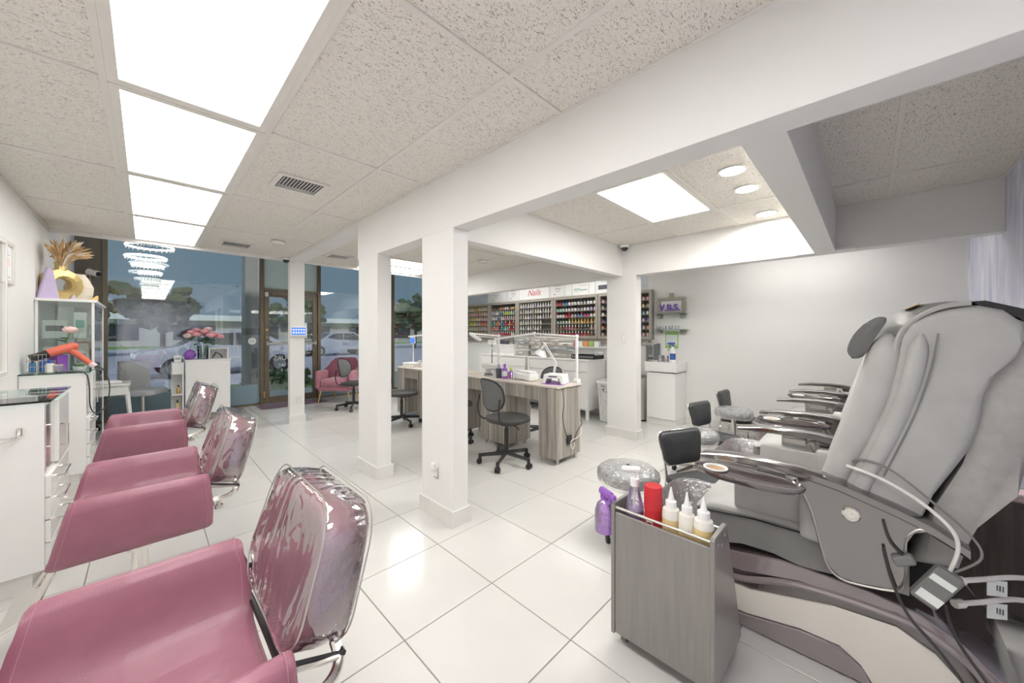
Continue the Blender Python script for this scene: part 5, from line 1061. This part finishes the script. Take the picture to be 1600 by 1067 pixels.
    for x, e in ((-.325, .10), (-.322, .05), (-.312, .02), (-.295, 0), (-.15, 0), (.15, 0), (.295, 0), (.312, .02), (.322, .05), (.325, .10)):
        ring = []
        for k, (y, z) in enumerate(prof):
            v = Vector((y, z))-cy_; c_ = Vector((y, z))-v.normalized()*e*.33
            wx = 1-.06*max(0, (z-1.2)/.2); ring.append(Vector((x*wx, c_.x, c_.y)))
        rings.append(ring)
    m.loft(rings); bk_ = m.build('backrest', 'grey_leather', t, smooth=45)
    # front upholstery rolls
    xs = [-.268, -.165, -.055, .055, .165, .268]
    for k, x in enumerate(xs):
        r_ = .056 if k in (0, 5) else .05; d_ = .03 if k in (0, 5) else .0
        pts = smoothpath([(x, y+d_, z) for y, z in front[1:]], 3); rr = [r_*(.75+.25*math.sin(PI*i/(len(pts)-1)))*min(1, .25+.30*(len(pts)-1-i)) for i in range(len(pts))]
        m = MB(); m.tube(pts, rr, 10); m.build('upholstery_roll', 'grey_leather2', bk_, smooth=60)
    # draped head cover
    hp_ = [(-.02, 1.06), (-.025, 1.14), (-.03, 1.22), (-.045, 1.30), (-.085, 1.355), (-.14, 1.388), (-.20, 1.398)]
    m = MB(); hp2 = smoothpath([(0, y, z) for y, z in hp_], 4)
    m.grid(lambda i, j: (-.30+.60*j/12, hp2[i].y+.018-.05*abs((j-6)/6)**4+.006*math.sin(j*2.2+i*.4), hp2[i].z+.008-.012*abs((j-6)/6)**3), len(hp2), 13, .018); hc_ = m.build('head_cover', 'grey_leather2', bk_, smooth=60)
    m = MB(); m.tube([(-.302, p.y-.035, p.z-.008) for p in hp2], .009, 6); m.tube([(.302, p.y-.035, p.z-.008) for p in hp2], .009, 6); m.build('cover_edge', 'grey_leather', hc_)['kind'] = 'stuff'
    m = MB(); m.box((-.20, -.112, 1.388), (.09, .04, .003), rot=Euler((R(-27), 0, 0))); m.build('embroidery', 'gold_paint', hc_)
    for s in (-1, 1):
        m = MB(); m.prism([(q.x, q.y) for q in smoothpath([(.045, 1.195, 0), (.060, 1.225, 0), (.042, 1.285, 0), (.0, 1.34, 0), (-.035, 1.352, 0), (-.045, 1.335, 0), (-.015, 1.27, 0), (.015, 1.205, 0), (.045, 1.195, 0)], 3)[:-1]], 'x', s*.245, s*.295, bev=.008, seg=2); m.build('head_wing', 'dark_grey_leather', bk_)
    # side bolsters and stitched seams
    for s in (-1, 1):
        pts = smoothpath([(s*.312, y-.045, z) for y, z in front[1:]], 3); m = MB(); m.tube(pts, [.030*(.8+.2*math.sin(PI*i/(len(pts)-1)))*min(1, .25+.30*(len(pts)-1-i)) for i in range(len(pts))], 8); m.build('side_bolster', 'grey_leather2', bk_, smooth=60)
        pts = smoothpath([(s*.3262, y-.082, z) for y, z in front[2:]], 3); m = MB(); m.tube(pts, .0025, 5); m.build('seam', 'brick_grey', bk_)
    # rear shell
    sh = [(-.32, 1.34), (-.38, 1.31), (-.41, 1.22), (-.405, 1.08), (-.385, .98), (-.36, .90), (-.30, .80), (-.25, .66), (-.215, .50), (-.10, .48), (-.16, .70), (-.22, .86), (-.25, 1.0), (-.27, 1.15)]
    m = MB(); m.prism(sh, 'x', -.285, .285, bev=.03, seg=3); m.build('rear_shell', 'back_shell', bk_, smooth=50)
    m = MB(); m.prism([(-.20, 1.395), (-.27, 1.398), (-.35, 1.365), (-.415, 1.27), (-.40, 1.26), (-.335, 1.345), (-.26, 1.385)], 'x', -.26, .26, bev=.005); m.build('hood', 'black_plastic', bk_)
    m = MB(); m.prism([(-.20, .34), (.08, .34), (.09, .52), (-.19, .52)], 'x', -.20, .20); m.build('pivot_column', 'dark_gap', t)
    return t
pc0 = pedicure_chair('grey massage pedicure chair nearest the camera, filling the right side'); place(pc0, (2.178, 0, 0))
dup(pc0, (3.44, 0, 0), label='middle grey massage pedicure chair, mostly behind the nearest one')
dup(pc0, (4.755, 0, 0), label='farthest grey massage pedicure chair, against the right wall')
# ---- power brick and cords on the near chair
pb = thing('power_brick', 'grey power brick with cords hanging on the nearest pedicure chair', 'power supply', (1.80, -.155, .47))
rt = Euler((R(28), 0, 0)); m = MB(); m.box((0, 0, 0), (.04, .065, .135), rot=rt, bev=.006); b_ = m.build('brick', 'brick_grey', pb); m = MB(); m.box((-.0205, -.012, .028), (.001, .056, .022), rot=rt); m.build('sticker', 'tag', b_); m = MB(); m.box((-.0205, .016, -.034), (.001, .056, .03), rot=rt); m.build('sticker', 'tag', b_)
m = MB(); m.box((.0, .072, .055), (.035, .03, .055), rot=Euler((R(60), 0, 0)), bev=.005); m.build('adapter', 'brick_grey', pb)
m = MB(); m.tube(smoothpath([(.01, -.03, .06), (.0, -.045, .14), (-.005, -.03, .20), (.0, .03, .26), (.01, .10, .30), (.02, .16, .32), (.03, .215, .33)], 6), .0055, 7); m.build('white_cord', 'cable_white', pb)
m = MB(); m.tube(smoothpath([(.01, -.04, .06), (.0, -.09, .13), (.01, -.07, .19), (.01, .02, .28), (.02, .10, .345), (.04, .17, .36), (.06, .20, .34)], 6), .0035, 6); m.build('grey_cord', 'cable_grey', pb)
m = MB(); m.tube(smoothpath([(.0, .05, .05), (-.005, .10, .10), (-.005, .12, .17)], 6), .004, 6); m.build('adapter_cord', 'cable_black', pb)
m = MB(); m.tube(smoothpath([(-.012, .12, .08), (-.012, .10, -.02), (-.018, .06, -.12), (-.02, -.01, -.20), (-.02, -.10, -.34), (-.01, -.16, -.455)], 6), .005, 6); m.build('black_cord', 'cable_black', pb)
m = MB(); m.tube(smoothpath([(.02, -.02, -.06), (-.0, -.04, -.14), (-.01, -.10, -.24), (-.01, -.18, -.36), (0, -.24, -.455)], 6), .005, 6); m.build('drop_cord', 'cable_black', pb)
for k, (z0, z1) in enumerate(((.475, .40), (.40, .30))):
    t = thing('tagged_hose', ['upper', 'lower'][k]+' pale supply hose with a paper tag behind the nearest pedicure chair', 'hose', (1.87, -.20, 0)); m = MB(); m.tube(smoothpath([(.0, .0, z0), (.06, -.06, z0+.005), (.20, -.17, z0-.005), (.42, -.33, z1), (.55, -.42, z1-.04)], 5), .008, 7); hs = m.build('hose', 'cable_white', t); m = MB(); m.tube([(.0, .0, z0), (.02, -.02, z0+.002)], .013, 8); m.build('coupling', 'milky', hs); m = MB(); m.box((.10, -.10, z0-.025), (.002, .055, .05), rz=R(35)); tg = m.build('paper_tag', 'tag', t)
    for q in range(4): MB().box((.0985, -.112+q*.006, z0-.022), (.001, .003, .018), rz=R(35)).build('barcode', 'ink', tg)
# ================================================================ TROLLEYS
def trolley(label, loc, rz, front_mat, W=.39, H=.59):
    """front panel faces -x locally, runs along +y"""
    t = thing('salon_trolley', label, 'trolley', loc, rz, 'pedicure trolleys'); T = .016
    side = [(0, .055), (.36, .055), (.15, H-.005), (.145, H), (.012, H), (0, H-.01)]
    for a in (0, W-T):
        m = MB(); m.prism(side, 'y', a, a+T, bev=.002); sp = m.build('side_panel', front_mat, t)
        for x, z in ((.02, H-.025), (.06, H-.04), (.10, H-.02)):
            m = MB(); q = a-.0015 if a == 0 else a+T+.0015; m.cyl((x+.02, q, z-.01), (x+.02, a+T/2, z-.01), .006, n=10); m.build('screw', 'steel', sp)
    MB().bb(.006, .018, T, W-T, .058, .552, bev=.001).build('front_panel', front_mat, t); MB().bb(.018, .155, T, W-T, .452, .464).build('tray_floor', front_mat, t); MB().bb(.018, .33, T, W-T, .06, .072).build('bottom_shelf', front_mat, t); MB().bb(.018, .24, T, W-T, .25, .262).build('middle_shelf', front_mat, t)
    for x, z in ((.012, H-.018), (.135, H-.02)):
        m = MB(); m.cyl((x, T, z), (x, W-T, z), .0055, n=10); m.build('rail', 'steel', t)
    for x in (.05, .31):
        for y in (.035, W-.035):
            m = MB(); m.tube([(x, y, .057), (x+.012, y, .03)], [.012, .006], 6); cs = m.build('caster_fork', 'steel', t); m = MB(); m.cyl((x+.014, y-.011, .0255), (x+.014, y+.011, .0255), .0255, n=16); m.build('caster_wheel', 'brick_grey', cs)
    return t
trolley('dark grey wheeled trolley of bottles before the nearest pedicure chair', (1.355, .372, 0), 0, 'cart_black')
ZB = .4655
def pump(loc, label):
    t = thing('pump_bottle', label, 'bottle', loc); m = MB(); m.lathe([(.035, 0), (.038, .006), (.038, .08), (.034, .12), (.018, .185), (.015, .20)], 18); b = m.build('body', 'bottle_clear', t); m = MB(); m.lathe([(.033, .004), (.0355, .01), (.0355, .10)], 16); m.build('lotion', 'lilac_liquid', b)
    m = MB(); m.lathe([(.019, .195), (.019, .225), (.008, .228), (.008, .25)], 14); m.box((-.006, .012, .262), (.03, .075, .018), bev=.006, rz=R(35)); m.build('pump_head', 'white_plastic', t); m = MB(); m.cyl((0, 0, .19), (0, 0, .05), .004, n=8); m.build('dip_tube', 'white_plastic', t)
def squeeze(loc, label, liq, fill, s=1., lab=False):
    t = thing('squeeze_bottle', label, 'bottle', loc, 0, 'squeeze bottles in the trolley'); r = .032*s
    m = MB(); m.lathe([(r*.95, 0), (r, .006), (r, fill)], 18); m.build('filled_part', liq, t); m = MB(); m.lathe([(r, fill+.0002), (r, .135), (r*.9, .152), (r*.5, .162)], 18); m.build('upper_body', 'milky', t)
    m = MB(); m.lathe([(r*.62, .160), (r*.62, .182), (r*.42, .186), (r*.30, .196), (.003, .232), (.002, .234)], 16); m.build('nozzle_cap', 'white_plastic', t)
    if lab:
        text('print', 'Liquid', .016, 'ink_grey', (-r-.001, 0, .10), (R(90), 0, R(-90)), t, depth=.0003)
pump((1.425, .692, ZB), 'clear pump bottle of lilac lotion in the trolley'); 
rb = thing('powder_can', 'red cylinder can with a flat red lid in the trolley', 'can', (1.42, .612, ZB)); m = MB(); m.lathe([(.031, 0), (.033, .004), (.033, .125)], 20); c_ = m.build('can_body', 'red_plastic', rb); m = MB(); m.lathe([(.034, .126), (.035, .13), (.035, .215), (.033, .22), (.03, .218), (.001, .219)], 20); m.build('lid', 'red_plastic', rb); m = MB(); m.box((-.0335, 0, .07), (.001, .025, .06)); m.build('label', 'paper', c_); m = MB(); m.box((-.0342, 0, .075), (.001, .019, .02)); m.build('print', 'red_plastic', c_)
squeeze((1.42, .542, ZB), 'white squeeze bottle half full of amber oil, next to the red can', 'yellow_liquid', .118); squeeze((1.415, .482, ZB), 'white squeeze bottle with grey print, middle of the three', 'yellow_liquid', .095, .92, True); squeeze((1.415, .425, ZB), 'white squeeze bottle of pale yellow lotion nearest the trolley end', 'yellow_liquid', .125, 1.05)
bottle((1.468, .44, ZB), .022, .15, 'blue_plastic', 'white_plastic', 'small blue bottle behind the squeeze bottles'); 
spray((1.385, .808, .445), R(-115), 'purple_clear', 'purple_plastic', 'translucent purple spray bottle hanging on the far side of the trolley', .042, .17)
# darker trolley between the chairs
trolley('dark brown trolley behind the power brick, beside the middle pedicure chair', (2.66, -.60, 0), 0, 'cart_brown', .42, .60)
for k, (y, d, mm, lb) in enumerate(((-.47, (.10, .14, .12), 'pinkish', 'pink tissue pack on the dark brown trolley'), (-.34, (.09, .08, .11), 'paper', 'white tissue box on the dark brown trolley'))): carton((2.735, y, .4655), d, mm, lb, 0, 'paper' if k == 0 else 'pinkish', 'packs on the brown trolley')
o = MB().bb(-.05, .05, -.06, .06, 0, .03, bev=.01).build('purple_pouch', 'purple_plastic'); o.location = (2.78, -.40, .263); tag(o, 'purple pouch on the lower shelf of the dark brown trolley', 'pouch')
# ================================================================ TECHNICIAN CHAIRS, STOOLS
def tech_chair(label, loc, rz):
    """low chrome chair, faces -y locally"""
    t = thing('low_chair', label, 'chair', loc, rz, 'low black technician chairs')
    m = MB(); rings = []
    for d_, s_ in ((-.026, .3), (-.026, .86), (-.018, .97), (0, 1), (.016, .97), (.022, .86), (.022, .3)):
        ring = []
        for a, b in roundrect(.36, .23, .045, 5):
            w_ = 1+.12*b/.115; ring.append(Vector((a*s_*w_, .165+d_+(b*s_)*.16, .45+b*s_)))
        rings.append(ring)
    m.loft(rings); bk = m.build('backrest', 'black_leather', t, smooth=50)
    q = [Vector((a*(1+.12*b/.115), .168+b*.16, .45+b)) for a, b in roundrect(.372, .242, .05, 5)]; m = MB(); m.tube(q+[q[0]], .005, 6); m.build('chrome_edge', 'chrome', bk)
    m = MB(); m.prism(roundrect(.36, .33, .06, 4), 'z', .215, .262, bev=.014, seg=2); m.build('seat', 'black_leather', t)
    for s in (-1, 1):
        m = MB(); m.tube(smoothpath([(s*.19, .185, .52), (s*.165, .16, .36), (s*.155, .15, .235), (s*.165, .17, .01)], 4), .009, 8); m.build('rear_leg', 'chrome', t); m = MB(); m.tube([(s*.155, -.13, .235), (s*.165, -.15, .01)], .009, 8); m.build('front_leg', 'chrome', t)
    m = MB(); m.tube([(-.155, -.13, .207), (.155, -.13, .207), (.155, .15, .207), (-.155, .15, .207), (-.155, -.13, .207)], .008, 6); m.build('seat_frame', 'chrome', t); return t
lc = tech_chair('low black chair with chrome frame nearest the camera, by the trolley', (2.73, .845, 0), R(-25))
dup(lc, (4.06, 1.10, 0), R(-12), 'low black chair with chrome frame in the middle, behind a covered stool'); dup(lc, (5.13, 1.14, 0), R(-4), 'low black chair with chrome frame farthest, near the white wall')
def stool(label, loc):
    t = thing('covered_stool', label, 'stool', loc, random.uniform(0, 6), 'plastic-covered round stools'); m = MB(); m.lathe([(.05, .335), (.165, .335), (.178, .36), (.175, .40), (.15, .415), (.001, .42)], 24); m.build('seat', 'black_leather', t)
    m = MB(); rings = []
    for r_, z in ((.165, .315), (.186, .335), (.196, .365), (.190, .405), (.16, .428), (.09, .436), (.01, .438)):
        rings.append([Vector(((r_+.007*mnoise.noise(Vector((math.cos(k*PI/18)*4, math.sin(k*PI/18)*4, z*30))))*math.cos(k*PI/18), (r_+.007*mnoise.noise(Vector((math.cos(k*PI/18)*4, math.sin(k*PI/18)*4, z*30+5))))*math.sin(k*PI/18), z+.007*mnoise.noise(Vector((math.cos(k*PI/18)*r_*60, math.sin(k*PI/18)*r_*60, 3))))) for k in range(36)])
    m.loft(rings, cap=False); m.build('plastic_cover', 'cling', t, smooth=60)
    m = MB(); m.cyl((0, 0, .335), (0, 0, .09), .024); m.build('post', 'chrome', t)
    for k in range(5):
        a = k*2*PI/5; m = MB(); m.tube([(0, 0, .10), (.20*math.cos(a), .20*math.sin(a), .06)], [.02, .012], 8); lg = m.build('base_leg', 'chrome', t); m = MB(); m.cyl((.2*math.cos(a)-.01, .2*math.sin(a), .026), (.2*math.cos(a)+.01, .2*math.sin(a), .026), .026, n=12); m.build('caster', 'black_plastic', lg)
    return t
stool('round stool in crinkled clear plastic nearest the camera, behind the trolley bottles', (2.20, 1.115, 0)); stool('round stool in crinkled clear plastic in front of the middle low chair', (3.47, 1.115, 0)); stool('round stool in crinkled clear plastic farthest, by the white wall', (4.78, 1.115, 0))
bpy.context.view_layer.update()
